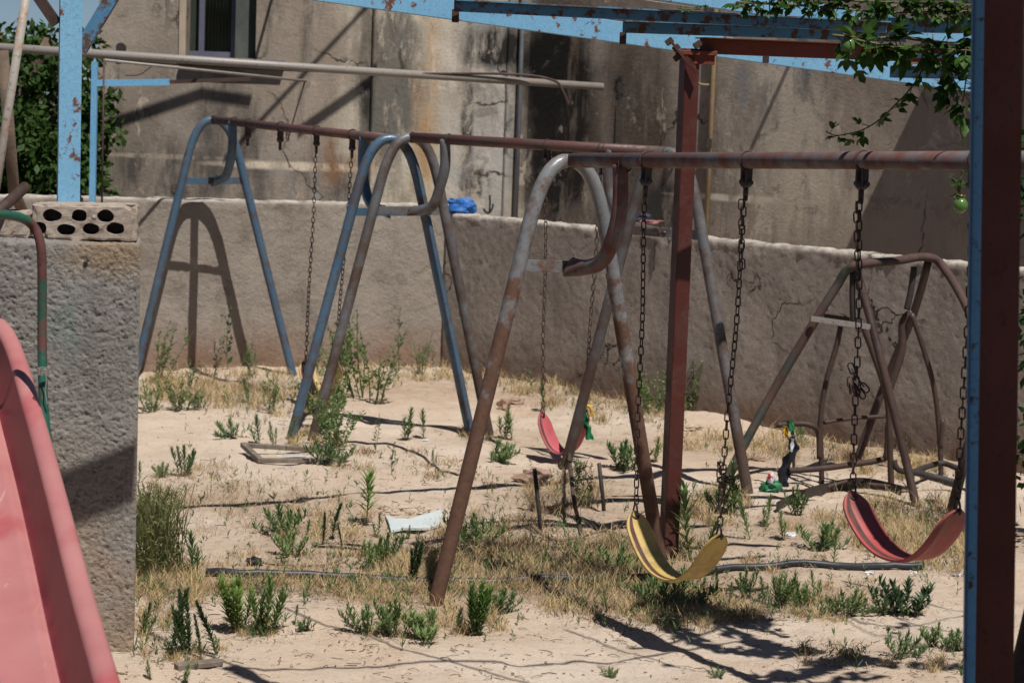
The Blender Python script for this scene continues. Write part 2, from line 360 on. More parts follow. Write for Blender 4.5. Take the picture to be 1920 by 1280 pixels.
def m_slide():
    m = NT('pink_plastic')
    c = m.mix(m.ramp(m.noise(2.5, 5), .35, .7), (.46, .20, .19, 1), (.40, .15, .15, 1))
    c = m.mix(m.ramp(m.noise(3.4, 6, .6, stretch=(1, .5, 1)), .52, .72, 0, .85), c, (.38, .055, .065, 1))
    c = m.mix(m.ramp(m.noise(120, 3, .6), .66, .72, 0, .6), c, (.22, .06, .06, 1))
    c = m.mix(m.ramp(m.noise(9, 8, .75), .69, .73, 0, .8), c, (.62, .42, .30, 1))
    c = m.mix(m.ramp(m.noise(26, 4, .6, stretch=(1, .12, .12)), .68, .71, 0, .3), c, (.72, .52, .50, 1))
    return m.fin(c, m.ramp(m.noise(7, 4), .3, .7, .3, .5), m.noise(12, 5), .12, .004)
M['slide'] = m_slide()
M['slide_shade'] = m_simple('shaded_pink_plastic', (.10, .012, .015, 1), (.17, .028, .032, 1), 3, .45, .1)  # dark red paints in the shadow on the chute's inner walls
M['yellow_seat'] = m_simple('yellow_rubber', (.52, .385, .12, 1), (.44, .30, .085, 1), 12, .6, grime=.6)
M['red_seat'] = m_simple('red_rubber', (.42, .075, .075, 1), (.33, .05, .05, 1), 12, .6, grime=.6)
M['pink_seat'] = m_simple('faded_red_rubber', (.52, .11, .135, 1), (.44, .08, .10, 1), 12, .6, grime=.6)
M['orange_seat'] = m_simple('orange_rubber', (.36, .17, .06, 1), (.55, .42, .2, 1), 5, .6)
M['groove'] = m_simple('dark_groove', (.06, .03, .025, 1), (.12, .05, .04, 1), 15, .8)
M['hose'] = m_simple('black_hose', (.014, .017, .023, 1), (.028, .032, .04, 1), 6, .5)
M['dark'] = m_simple('burnt_steel', (.018, .015, .014, 1), (.04, .03, .026, 1), 14, .7)
M['wood'] = m_simple('grey_wood', (.22, .18, .145, 1), (.12, .095, .075, 1), 15, .85)
M['twig'] = m_simple('twig', (.12, .085, .06, 1), (.20, .15, .11, 1), 15, .9)
M['bark'] = m_simple('bark', (.17, .12, .085, 1), (.10, .07, .05, 1), 9, .9, .6, .01)
M['tile'] = m_simple('pale_blue_tile', (.50, .58, .60, 1), (.62, .66, .66, 1), 9, .35)
M['rock'] = m_simple('rock', (.38, .25, .19, 1), (.24, .15, .11, 1), 12, .95, .6, .01)
M['bluebag'] = m_simple('blue_plastic', (.012, .10, .36, 1), (.015, .14, .45, 1), 6, .6)
M['pinkcloth'] = m_simple('pink_cloth', (.36, .17, .17, 1), (.28, .13, .13, 1), 9, .8)
M['navy'] = m_simple('navy_cloth', (.015, .018, .04, 1), (.02, .02, .05, 1), 9, .7)
M['black'] = m_simple('black_cloth', (.01, .01, .012, 1), (.018, .02, .03, 1), 9, .35)
M['white'] = m_simple('white_cloth', (.62, .62, .64, 1), (.55, .55, .6, 1), 9, .6)
M['green'] = m_simple('green_cloth', (.01, .13, .05, 1), (.015, .19, .075, 1), 9, .5)
M['redcloth'] = m_simple('red_cloth', (.5, .03, .03, 1), (.42, .02, .02, 1), 9, .5)
M['yellow'] = m_simple('yellow_plastic', (.62, .37, .02, 1), (.52, .31, .03, 1), 9, .4)
M['curtain'] = m_simple('dark_curtain', (.012, .022, .014, 1), (.025, .035, .02, 1), 5, .8)
M['winframe'] = m_simple('violet_grey_frame', (.09, .09, .14, 1), (.12, .12, .18, 1), 5, .6)
M['shutter'] = m_simple('mouldy_shutter', (.05, .06, .055, 1), (.085, .095, .085, 1), 5, .8)
M['pale_reveal'] = m_simple('pale_plaster', (.46, .38, .29, 1), (.36, .29, .22, 1), 6, .9)
M['ink'] = m_simple('black_scrawl', (.015, .02, .016, 1), (.03, .035, .03, 1), 6, .9)
M['greydrain'] = m_simple('grey_plastic_pipe', (.22, .24, .27, 1), (.15, .17, .19, 1), 4, .5)
M['conduit'] = m_simple('yellowed_conduit', (.20, .135, .07, 1), (.27, .20, .12, 1), 4, .6)
M['litter'] = m_simple('scrap_plastic', (.6, .62, .66, 1), (.5, .52, .58, 1), 9, .4)
def m_leaf(name, a, b, rough=.5, trans=.25, spec=.35, hsv=.25):
    m = NT(name); oi = m.n('ShaderNodeObjectInfo')
    c = m.mix(m.ramp(m.noise(23, 3), .35, .65), a, b)
    hs = m.n('ShaderNodeHueSaturation'); m.l(c, hs.inputs['Color'])
    m.l(m.ramp(oi.outputs['Random'], 0, 1, 1 - hsv, 1 + hsv), hs.inputs['Value'])
    m.l(m.ramp(oi.outputs['Random'], 0, 1, .515, .485), hs.inputs['Hue'])
    m.fin(hs.outputs[0], rough, spec=spec)
    tr = m.n('ShaderNodeBsdfTranslucent'); m.l(hs.outputs[0], tr.inputs[0])
    mx = m.n('ShaderNodeMixShader'); mx.inputs[0].default_value = trans
    m.l(m.b.outputs[0], mx.inputs[1]); m.l(tr.outputs[0], mx.inputs[2])
    m.l(mx.outputs[0], m.t.nodes['Material Output'].inputs[0]); return m.m
M['weed'] = m_leaf('weed_leaf', (.12, .195, .065, 1), (.19, .27, .105, 1), .6, .4)
M['weed_dark'] = m_leaf('dark_weed_leaf', (.06, .11, .045, 1), (.10, .16, .07, 1), .6, .35)
M['weed_bright'] = m_leaf('bright_weed_leaf', (.14, .24, .05, 1), (.20, .30, .085, 1), .55, .4)
M['vine'] = m_leaf('vine_leaf', (.035, .085, .014, 1), (.085, .155, .025, 1), .5, .3, .25)
M['wispy'] = m_leaf('wispy_weed', (.13, .165, .06, 1), (.22, .22, .11, 1), .7, .35, .15)
M['treeleaf'] = m_leaf('tree_leaf', (.016, .042, .009, 1), (.045, .095, .018, 1), .6, .22, .2)
M['vstem'] = m_simple('vine_stem', (.07, .09, .03, 1), (.12, .09, .05, 1), 9, .7)
M['wstem'] = m_simple('weed_stem', (.11, .14, .055, 1), (.17, .14, .08, 1), 9, .8)
M['straw'] = m_leaf('straw', (.62, .47, .26, 1), (.46, .335, .185, 1), .85, .15, .05, 0)
M['straw_dark'] = m_leaf('old_straw', (.24, .165, .11, 1), (.33, .24, .155, 1), .85, .1, .05, 0)
M['fruit'] = m_simple('green_fruit', (.07, .15, .03, 1), (.10, .19, .05, 1), 6, .25, .05)
M['flower'] = m_simple('withered_flower', (.5, .36, .12, 1), (.4, .3, .1, 1), 12, .7)

# ================================================================ THE SETTING
def grid_lines(lo, hi, step, far):
    a = []; v = lo
    while v <= hi: a.append(v); v += step
    s = step; v = hi
    while v < far: s *= 1.25; v += s; a.append(v)
    s = step; v = lo
    while v > -far: s *= 1.25; v -= s; a.insert(0, v)
    return a
def build_ground():
    xs = grid_lines(-3.6, 4.2, .035, 400); ys = grid_lines(7.9, 19.0, .04, 400)
    mb = MB(); nx = len(xs)
    vs = []
    for y in ys:
        for x in xs:
            z = terr(x, y)
            if -3.6 < x < 4.3 and 7.8 < y < 14: z += .004 * mnoise.noise(Vector((x * 30, y * 30, 0)))
            vs.append((x, y, z))
    fs = [(j * nx + i, j * nx + i + 1, (j + 1) * nx + i + 1, (j + 1) * nx + i) for j in range(len(ys) - 1) for i in range(nx - 1)]
    mb.add(vs, fs, True)
    return single('ground', mb, M['sand'], None, None, (0, 0, 0), kind='structure')
build_ground()

UPZ0 = Vector((0, 0, 1))
def rough_wall(a, b, h, th, step, amp, amp2, ztop=None, r=.03, fr=18):
    """a wall from a to b (front foot line) whose skin is really uneven; the back lies to the left of a->b"""
    a = Vector(a); b = Vector(b); d = b - a; L = d.length; d.normalize(); n = Vector((d.y, -d.x, 0))  # towards the camera side
    prof = []                                       # (offset to the back, z, normal)
    def seg(p, q, nn):
        k = max(1, int((Vector(q) - Vector(p)).length / step))
        for i in range(k): prof.append((p[0] + (q[0] - p[0]) * i / k, p[1] + (q[1] - p[1]) * i / k, nn))
    seg((0, -.15), (0, h - r), (-1, 0)); 
    for i in range(4): an = math.pi / 2 * i / 4; prof.append((r - r * math.cos(an), h - r + r * math.sin(an), (-math.cos(an), math.sin(an))))
    seg((r, h), (th - r, h), (0, 1))
    for i in range(4): an = math.pi / 2 * i / 4; prof.append((th - r + r * math.sin(an), h - r + r * math.cos(an), (math.sin(an), math.cos(an))))
    k = 8
    for i in range(k + 1): prof.append((th, (h - r) * (1 - i / k) - .15 * i / k, (1, 0)))
    nl = int(L / step); vs = []
    for i in range(nl + 1):
        s = L * i / nl; e = min(s, L - s); ins = r - math.sqrt(max(0, r * r - (r - min(e, r)) ** 2)) if e < r else 0
        for (o, z, nn) in prof:
            o2 = o + (ins if nn[0] < -.5 else 0)
            p = a + d * s - n * o2 + Vector((0, 0, z))
            q = p * fr
            n1 = mnoise.noise(q); f = amp * (.6 - 2.2 * abs(n1) + .8 * mnoise.noise(q * 2.1) - 1.5 * max(0, mnoise.noise(q * .37) - .1)) + amp2 * mnoise.noise(p * 3)
            if z > h - .06 and ztop: f += ztop * mnoise.noise(p * 7) + ztop * .5 * mnoise.noise(p * 19)
            nv = -n * nn[0] + Vector((0, 0, nn[1]))
            vs.append(p + nv * f)
    m = len(prof)
    fs = [(i * m + j, (i + 1) * m + j, (i + 1) * m + j + 1, i * m + j + 1)[::-1] for i in range(nl) for j in range(m - 1)]
    mb = MB().add(vs, fs, True)
    o = len(mb.v) - len(vs)
    mb.f.append(list(range(0, m))[::-1]); mb.sm.append(False); mb.mi.append(0)
    mb.f.append([nl * m + j for j in range(m)]); mb.sm.append(False); mb.mi.append(0)
    return mb
CR = Vector((-.60, 18.29, 0))
ld = Vector((-2.3, -.644, 0)).normalized(); rd = Vector((3.46, -3.93, 0)).normalized()
t = Thing('boundary_wall', 'low plastered wall behind the far swings, sunlit, with the arched shadow of a swing frame on it', 'wall', CR)
t.part('wall_panel', rough_wall(CR + ld * 6.5, CR - ld * .2, 1.345, .18, .03, .004, .008, .012, fr=22), M['fence_left'])
t = Thing('boundary_wall', 'low dark rough wall running from the corner to the right, pale broken top edge', 'wall', CR)
t.part('wall_panel', rough_wall(CR + Vector((.012, -.002, 0)), CR + rd * 9.5, 1.28, .17, .02, .0024, .007, .012, fr=38), M['fence_right'])
mb = MB(); j0 = on_plane(1229, 452, CR, Vector((-rd.y, rd.x, 0))); nn = Vector((rd.y, -rd.x, 0))
t.part('cracked_joint', MB().tube([j0 + nn * .005 + rd * .004 * math.sin(i * 2.2) - UPZ0 * (i * .03 - .02) for i in range(9)], [.008, .007, .006, .007, .005, .006, .004, .005, .003], 6), M['dark'])

# near wall end, rough cast
PA = P(252, 1180, 8.62); PA.z = 0
pdir = Vector((-.985, -.17, 0))
PEND = PA + pdir * 1.25
ptop = P(200, 455, 8.6).z
random.seed(1)
mb = rough_wall(PEND, PA, ptop, .34, .006, .0052, .006, .004, r=.014, fr=88)
single('concrete_wall', mb, M['rough'], 'rough cast concrete wall end behind the pink slide, broken block on top', 'wall', PA)

# ---- house
LX = W(183, 200).x; EX = 6.6
def hp(x, y, z): return Vector((x, y, z))
house = Thing('house', 'old plastered house with stained walls and a dark narrow window behind the boundary wall', 'house', (0, 22, 0))
mb = MB(); x0, x1 = W(347, 60).x, W(480, 60).x; zb = W(410, 108).z; zt = 4.4; H = 6.5
def vquad(mb, p, q, z0, z1): mb.add([hp(p[0], p[1], z0), hp(q[0], q[1], z0), hp(q[0], q[1], z1), hp(p[0], p[1], z1)], [(0, 1, 2, 3)])
vquad(mb, (LX, HY), (x0, HY), -.2, H); vquad(mb, (x1, HY), (HM.x, HY), -.2, H)
vquad(mb, (x0, HY), (x1, HY), -.2, zb); vquad(mb, (x0, HY), (x1, HY), zt, H)
vquad(mb, (x0, HY), (x0, HY + .32), zb, zt); vquad(mb, (x1, HY + .32), (x1, HY), zb, zt)
mb.add([hp(x0, HY, zb), hp(x1, HY, zb), hp(x1, HY + .32, zb), hp(x0, HY + .32, zb)], [(0, 1, 2, 3)])
mb.add([hp(x0, HY, zt), hp(x1, HY, zt), hp(x1, HY + .32, zt), hp(x0, HY + .32, zt)], [(3, 2, 1, 0)])
E = HM + HD * ((EX - HM.x) / HD.x)
vquad(mb, (HM.x, HM.y), (E.x, E.y), -.2, H); vquad(mb, (E.x, E.y), (EX + 2, 26), -.2, H)
vquad(mb, (LX - .4, 27), (LX, HY), -.2, H); vquad(mb, (EX + 2, 26), (LX - .4, 27), -.2, H)
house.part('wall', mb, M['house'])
mb = MB(); mb.add([hp(LX - .1, HY - .12, H), hp(HM.x, HM.y - .12, H), hp(E.x, E.y - .15, H), hp(EX + 2.1, 26, H), hp(LX - .5, 27, H)], [(0, 1, 2, 3, 4)])
mb.add([v + Vector((0, 0, .2)) for v in mb.v], [(0, 1, 2, 3, 4)])
for i in range(5): mb.f.append([i, (i + 1) % 5, (i + 1) % 5 + 5, i + 5]); mb.sm.append(False); mb.mi.append(0)
house.part('roof', mb, M['house'])
mb = MB(); mb.box(((x0 + x1) / 2, HY + .33, (zb + zt) / 2), (x1 - x0 + .1, .02, zt - zb + .1))
win = house.part('window', mb, M['curtain'])
mb = MB()
for px in (371, 432): mb.box((W(px, 50).x, HY + .27, (zb + zt) / 2), (.05, .05, zt - zb))
mb.box(((x0 + x1) / 2, HY + .268, zb + .03), (x1 - x0, .054, .05)); house.part('frame', mb, M['winframe'], win)
mb = MB(); 
for i in range(9):
    xx = W(376, 50).x + i * .032; mb.tube([(xx, HY + .30, zb + .03), (xx + .01, HY + .298, zt)], .02, 8)
house.part('curtain', mb, M['curtain'], win)
mb = MB(); mb.box((W(457, 50).x, HY + .17, (zb + zt) / 2), (.2, .025, zt - zb), Matrix.Rotation(.3, 3, 'Z')); house.part('shutter', mb, M['shutter'], win)
mb = MB(); mb.box(((x0 + x1) / 2 + .12, HY - .03, zb - .035), (x1 - x0 + .3, .1, .05)); house.part('sill', mb, M['winframe'], win)
mb = MB(); mb.box((x0 - .022, HY - .004, (zb + zt) / 2), (.06, .03, zt - zb)); house.part('reveal', mb, M['pale_reveal'], win)
# plaster pilasters and pipes on the wall
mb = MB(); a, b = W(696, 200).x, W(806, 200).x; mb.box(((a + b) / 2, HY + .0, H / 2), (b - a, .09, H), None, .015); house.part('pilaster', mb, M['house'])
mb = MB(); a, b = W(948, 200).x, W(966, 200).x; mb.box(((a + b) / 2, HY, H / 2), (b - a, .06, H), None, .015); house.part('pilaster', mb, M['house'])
mb = MB(); xx = W(972, 250).x; mb.tube([(xx, HY - .05, -.1), (xx, HY - .05, H)], .022, 10); house.part('drain_pipe', mb, M['greydrain'])
mb = MB(); p = V(1336, 260); mb.tube([p + HN * .03 + Vector((0, 0, -3)), p + HN * .03 + Vector((0, 0, 4))], .022, 8)
p2 = V(1335, 160); mb.tube(spline([p2 + HN * .035, p2 + HN * .1 + Vector((-.05, 0, .01)), p2 + HN * .1 + Vector((-.08, .04, .09))], 5), .012, 6)
house.part('conduit', mb, M['conduit'])
mb = MB(); p = V(1336, 268); mb.box(p + HN * .05, (.05, .05, .07)); house.part('conduit_clip', mb, M['dark'])
# little knob left of the window, scrawled arrow low down
mb = MB(); p = W(228, 90); mb.tube([p, p + Vector((0, -.05, 0))], .045, 12); house.part('pipe_stub', mb, M['dark'])
def scrawl(pts, wd=.016):
    mb = MB(); q = [Vector((W(*p).x, HY - .004, W(*p).z)) for p in pts]; q = spline(q, 4)
    for a, b in zip(q, q[1:]):
        d = (b - a).normalized(); n = Vector((-d.z, 0, d.x)) * wd / 2; mb.add([a - n, b - n, b + n, a + n], [(0, 1, 2, 3)])
    return mb
mb = scrawl([(918, 366), (919, 378), (918, 396)]); m2 = scrawl([(907, 391), (911, 397), (918, 398), (924, 388), (924, 382)]); mb.add(m2.v, m2.f)
house.part('painted_arrow', mb, M['ink'])
# slab added unseen above the frame: its end throws the slanting shade edge on the right-hand wall
st = V(1740, 180); st.z = 0; k = (3.3 - V(1740, 180).z) / SUN.z; a = st + Vector((SUN.x, SUN.y, 0)) * k
a = a - HN * (a - HM).dot(HN)
mb = MB(); c = a + HD * 1.9 + HN * .55 + Vector((0, 0, 3.38)); mb.box(c, (3.8, 1.2, .16), Matrix((HD, HN * -1, Vector((0, 0, 1)))).transposed(), .01)
house.part('shade_slab', mb, M['house'])
# iron rods that stick out of the left wall above the frame and pieces that shade it
def shade_rod(px0, py0, px1, py1, r, fn, N):
    """a rod set square into the wall at the upper end of the shadow line"""
    A = fn(px0, py0); B = fn(px1, py1); k = (B - A).length / math.sqrt(max(1e-6, 1 - N.dot(SUN) ** 2)) * N.dot(SUN)
    return MB().tube([A - N * .02, A + N * k], r, 8)
NW = Vector((0, -1, 0))
house.part('wall_rod', shade_rod(512, -10, 470, 110, .014, W, NW), M['brown'])
house.part('wall_rod', shade_rod(1492, 95, 1425, 290, .02, V, HN), M['brown'])

# ---- far tree
def leaf_quad(mb, c, d, n, L, Wd):
    s = d.cross(n).normalized() * Wd / 2; d = d.normalized()
    mb.add([c, c + d * L * .45 + s, c + d * L, c + d * L * .45 - s], [(0, 1, 2, 3)], False)
def rnd_dir(rg, zlo=-1):
    while True:
        v = Vector((rg.uniform(-1, 1), rg.uniform(-1, 1), rg.uniform(zlo, 1)))
        if .1 < v.length < 1: return v.normalized()
def crown(mb, rg, blobs, n, L, Wd):
    tot = sum(b[1] ** 2 for b in blobs)
    for c, r, sc in blobs:
        for _ in range(int(n * r * r / tot)):
            d = rnd_dir(rg); rr = r * rg.uniform(.45, 1.08) * (1 + .35 * mnoise.noise((c + d) * 2.3))
            p = Vector(c) + Vector((d.x * sc[0], d.y * sc[1], d.z * sc[2])) * rr
            if mnoise.noise(p * 3.1) < -.18: continue
            u = (d * .5 + rnd_dir(rg) * .8 + Vector((0, 0, -.5))).normalized()
            leaf_quad(mb, p, u, rnd_dir(rg), L * rg.uniform(.7, 1.3), Wd * rg.uniform(.7, 1.3))
rg = random.Random(5)
tr = Thing('mulberry_tree', 'bushy green tree left of the house behind the blue post', 'tree', (-4.7, 20.0, 0))
mb = MB(); bl = []
for (px, py, Y, r) in ((60, 120, 20.2, .34), (130, 160, 19.9, .36), (40, 230, 19.8, .42), (150, 250, 20.0, .34), (95, 300, 19.6, .42), (20, 330, 20, .42), (150, 340, 19.9, .3), (185, 180, 19.8, .17),
                       (10, 130, 20.4, .3), (90, 100, 20.6, .26), (195, 140, 19.9, .14), (-60, 200, 20, .6), (-60, 350, 20, .6), (60, 380, 19.7, .42), (130, 400, 20, .36), (-150, 260, 20, .7), (60, 450, 20.0, .5), (0, 55, 20.6, .13), (165, 90, 20.3, .15)):
    bl.append((P(px, py, Y), r, (1, 1, 1)))
crown(mb, rg, bl, 17000, .085, .055); tr.part('crown', mb, M['treeleaf'])
mb = MB(); b0 = Vector((-4.7, 20.05, -.1)); mb.tube(spline([b0, b0 + Vector((.05, 0, 1)), b0 + Vector((.15, .05, 1.9)), b0 + Vector((.5, 0, 2.7))], 4), [.11 - .005 * i for i in range(13)], 9)
for q in ((60, 120), (150, 250), (20, 330), (-60, 200), (0, 60), (170, 95), (195, 140)):
    e = P(q[0], q[1], 20.1); mb.tube(spline([b0 + Vector((.08, 0, 1.2)), (b0 + Vector((.1, 0, 1.6))).lerp(e, .5), e], 4), [.05 - .004 * i for i in range(9)], 6)
tr.part('trunk', mb, M['bark'])
# far hedge seen right of the maroon post
rg = random.Random(8)
tr = Thing('shrub', 'green shrub just past the dark red post at the right edge', 'shrub', G(1960, 620))
mb = MB(); crown(mb, rg, [(P(1985, 330, 11.5), .3, (1, 1, 1.3)), (P(2000, 620, 11.5), .3, (1, 1, 1)), (P(1995, 850, 11.5), .28, (1, 1, 1.1)), (P(2020, 480, 11.6), .3, (1, 1, 1))], 2200, .06, .035)
tr.part('crown', mb, M['treeleaf']); g = G(1995, 1000)
mb = MB(); mb.tube([g - Vector((0, 0, .1)), P(1995, 500, 11.6)], [.03, .012], 7); tr.part('trunk', mb, M['bark'])

# ================================================================ STEELWORK
UPZ = Vector((0, 0, 1))
def tuber(name, pts, r, mat, label, cat, n=12, smooth=0, **k):
    if smooth: pts = spline(pts, smooth)
    return single(name, MB().tube(pts, r, n), mat, label, cat, pts[0], **k)

# left blue post on the rough wall, with its braces
pb = P(128, 380, 8.83); pt = P(128, 10, 8.83); pt = pb + (pt - pb) * 1.0; pt.x = pb.x
top = Vector((pb.x, pb.y, 3.35)); pb.z = ptop - .01
t = Thing('steel_post', 'light blue post with rust spots standing on the rough wall at left', 'post', pb)
rz = Matrix.Rotation(R_(14), 3, 'Z'); c = (pb + top) / 2; L = top.z - pb.z
mb = MB(); mb.box(c + rz @ Vector((0, -.04, 0)), (.084, .006, L), rz); mb.box(c + rz @ Vector((-.04, 0.0, 0)), (.006, .074, L), rz); mb.box(c + rz @ Vector((.04, 0, 0)), (.006, .074, L), rz)
t.part('channel', mb, M['blue'])
a = P(150, 95, 8.83); b = P(232, -40, 8.83); t.part('brace', MB().bar(a, b + (b - a) * 1.4, .04, .05), M['blue_rusty'])
a = P(106, 45, 8.83); b = P(58, -25, 8.83); t.part('brace', MB().bar(a, b + (b - a) * 1.6, .035, .04), M['brown'])
# white pole
a = P(45, 20, 8.0); b = P(2, 290, 8.0); d = (b - a)
tuber('leaning_pole', [a - d * .9, b + d * 1.2], .016, M['whitepole'], 'thin whitish pole leaning across the top left corner', 'pole')
# stake by the tree, brown pipe end
tuber('wooden_stake', [G(28, 700) + Vector((0, 3, -.2)), P(26, 360, 13.2), P(5, 95, 13.2)], .034, M['bark'], 'brown wooden stake at the left edge in front of the tree', 'stake')
single('scrap_pipe', MB().tube([P(-40, 430, 8.45), P(48, 350, 8.75)], .022, 12), M['brown'], 'short brown pipe end poking up behind the broken block', 'pipe', P(0, 400, 8.5))
# long grey pipe and thin bar below it
a = P(40, 92, 17.7); b = P(1130, 163, 19.6)
t = Thing('horizontal_pipe', 'long pale grey pipe running level from behind the blue post towards the house', 'pipe', a)
t.part('tube', MB().tube([a + (a - b) * .12, b], [.036, .033], 14), M['palepipe'])
t.part('support', MB().tube([a + (a - b) * .11, Vector((a.x - .4, a.y - .35, -.1))], .025, 10), M['brown'])
tuber('bent_rebar', [P(-200, 66, 17.8), P(300, 118, 18.2), P(700, 137, 18.8), P(950, 139, 19.2), P(1035, 150, 19.3), P(1055, 170, 19.3), P(1066, 198, 19.3)], .011, M['brown'], 'thin rusty rod lying along the grey pipe, its end bent down', 'rod', 8, 5)
t = Thing('thin_rail', 'thin weathered rail under the grey pipe with a wire hanging from its end', 'rail', P(200, 114, 17))
t.part('rail', MB().tube([P(195, 113, 16.5), P(574, 152, 18.3)], .011, 8), M['palepipe'])
t.part('hanging_wire', MB().tube(spline([P(572, 152, 18.3), P(556, 205, 18.3), P(549, 230, 18.3), P(540, 262, 18.3)], 4), .007, 6), M['brown'])
t.part('hanging_wire', MB().tube(spline([P(285, 124, 17), P(262, 140, 17), P(235, 142, 17)], 4), .004, 5), M['brown'])
t.part('stand', MB().tube([P(195, 113, 16.5), Vector((P(195, 113, 16.5).x, 16.5, 1.25))], .008, 6), M['brown'])
# blue bracket frame on the left
a = P(178, 116, 17.2); b = P(172, 372, 17.2); b0 = Vector((b.x, b.y, -.1))
t = Thing('steel_gate_frame', 'thin bright blue post and cross bar at the left corner of the house', 'frame', b0)
t.part('post', MB().bar(b0, a, .045, .045, Vector((0, 1, 0))), M['blue_clean'])
mb = MB().bar(P(178, 156, 17.2), P(318, 154, 17.3), .04, .05); t.part('crossbar', mb, M['blue_clean'])
t.part('crossbar', MB().bar(P(316, 154, 17.3), P(470, 148, 17.4), .03, .03), M['brown'], None, 'rusty thinner end of the cross bar')

# pergola of blue angle iron overhead
t = Thing('pergola', 'rusty light blue angle iron pergola crossing the top of the picture', 'pergola', P(1200, 40, 10))
def strip(p0, p1, hpx, th=.035, up=None):
    """a flat bar whose lower edge runs p0 -> p1"""
    a, b = Vector(p0), Vector(p1); Y = (a.y + b.y) / 2; h = hpx / F_PX * Y
    return MB().bar(a + UPZ * h / 2, b + UPZ * h / 2, th, h, UPZ, .002)
def angle_iron(p0, p1, hpx, fl=.05):
    a, b = Vector(p0), Vector(p1); Y = (a.y + b.y) / 2; h = hpx / F_PX * Y
    mb = strip(p0, p1, hpx, .008); d = (b - a).normalized(); n = d.cross(UPZ).normalized()
    if n.y > 0: n = -n
    mb.bar(a + UPZ * (h + .003) + n * fl / 2, b + UPZ * (h + .003) + n * fl / 2, fl, .006); return mb
t.part('sloping_beam', strip(P(420, -22, 10.2), P(1850, 177, 12.9), 39, .03), M['blue'])
t.part('sloping_beam', strip(P(1080, -22, 9.7), P(1860, 92, 11.3), 36, .03), M['blue'])
t.part('cross_bar', angle_iron(P(851, 22, 9.5), P(1662, 62, 9.9), 19), M['blue_rusty'])
t.part('cross_bar', angle_iron(P(1167, 62, 10.3), P(1700, 80, 10.6), 20, .06), M['blue_rusty'])
t.part('cross_bar', angle_iron(P(1612, 60, 10.0), P(1850, 64, 10.0), 26), M['blue_rusty'])
t.part('cross_bar', angle_iron(P(880, -10, 9.6), P(1850, 3, 9.7), 18), M['blue_rusty'])
t.part('cross_bar', angle_iron(P(1668, 146, 11.5), P(1850, 150, 11.6), 20), M['blue_rusty'])
t.part('cross_bar', strip(P(1432, 105, 11.3), P(1850, 110, 11.5), 8, .03), M['blue_clean'])
for px, py, Y in ((854, 30, 9.55), (1168, 72, 10.35), (1436, 108, 11.3)):
    p = P(px, py, Y); t.part('notch_plate', MB().box(p, (.03, .03, .055), None, .002), M['brown'])
for (p, q) in ((P(1447, 0, 10.2), P(1452, 34, 10.2)), (P(1441, 0, 10.2), P(1443, 32, 10.2))):
    t.part('tie_wire', MB().tube([p + UPZ * .1, q], .003, 5), M['dark'])
t.part('tie_wire', MB().tube([P(1150, -8, 9.2), P(1300, 14, 9.2)], .002, 5), M['palepipe']); t.part('tie_wire', MB().tube([P(1600, 2, 9.2), P(1790, 24, 9.2)], .002, 5), M['palepipe'])

# red post with its beam
rb = G(1253, 1042); rt = P(1310, 92, rb.y); rt.x = rb.x; rt.y = rb.y
t = Thing('steel_post', 'square red post standing in the sand right of the near swing frame', 'post', rb)
rz = Matrix.Rotation(R_(19), 3, 'Z'); c = (rb + rt) / 2
t.part('shaft', MB().box(c - UPZ * .1, (.077, .077, rt.z - rb.z + .2), rz, .004), M['red'])
z1 = rt.z
a = Vector((rt.x, rt.y, z1)); t.part('bracket', MB().box(a + Vector((.03, 0, -.02)), (.2, .1, .022), None, .002).box(a + Vector((.07, -.01, -.05)), (.1, .05, .05), None, .002), M['maroon'])
b = P(1312, 87, rb.y); b2 = P(1830, 108, rb.y + .6); t.part('beam', MB().bar(b, b2, .012, .072, UPZ, .002), M['maroon'])
t.part('beam_flange', MB().bar(b + Vector((0, -.045, .039)), b2 + Vector((0, -.045, .039)), .12, .006, UPZ, .001), M['red'])
t.part('brace', MB().bar(P(1258, 78, rb.y - .08), P(1308, 140, rb.y - .08), .03, .012), M['red'])
for px, py, s in ((1255, 78, .03), (1268, 90, .028), (1308, 84, .032), (1270, 108, .03)): t.part('weld_plate', MB().box(P(px, py, rb.y - .05), (s, s, s * 1.3), Matrix.Rotation(s * 30, 3, 'Y'), .003), M['brown'])

# foreground posts at the right
def vpost(px, Y, w, d, mat, name, label, rot=0, z1=3.6, lean=0.0):
    g = P(px, 640, Y); g.z = 0; a = Vector((g.x + lean, g.y, z1))
    return single(name, MB().bar(Vector((g.x - lean * .4, g.y, -.15)), a, w, d, Matrix.Rotation(rot, 3, 'Z') @ Vector((0, 1, 0)), .003), mat, label, 'post', (g.x, g.y, 0))
def lean_post(xt, xb, Y, w, d, mat, name, label, rot=0.0):
    a = P(xt, 0, Y); b = P(xb, 1280, Y); u = (a - b); p0 = b - u * ((b.z + .15) / u.z); p1 = a + u * ((3.6 - a.z) / u.z)
    o = MB().bar(p0, p1, w, d, Matrix.Rotation(rot, 3, 'Z') @ Vector((0, 1, 0)), .002)
    return o, p0
mb, p0 = lean_post(1870, 1853, 5.6, .108, .09, None, '', '', R_(0))
t = Thing('steel_post', 'dark red square post close up at the right edge of the picture', 'post', p0); t.part('shaft', mb, M['maroon'])
mb, p1 = lean_post(1907, 1888, 5.63, .012, .10, None, '', ''); t.part('edge_flange', mb, M['red'])
mb, p0 = lean_post(1827, 1812, 5.55, .0035, .024, None, '', '')
a = P(1823, 0, 5.5); b = P(1806, 1280, 5.5); u = a - b; q0 = b - u * ((b.z + .15) / u.z); q1 = a + u * ((3.6 - a.z) / u.z)
t = Thing('angle_iron_post', 'narrow blue angle iron post standing just left of the dark red one', 'post', q0)
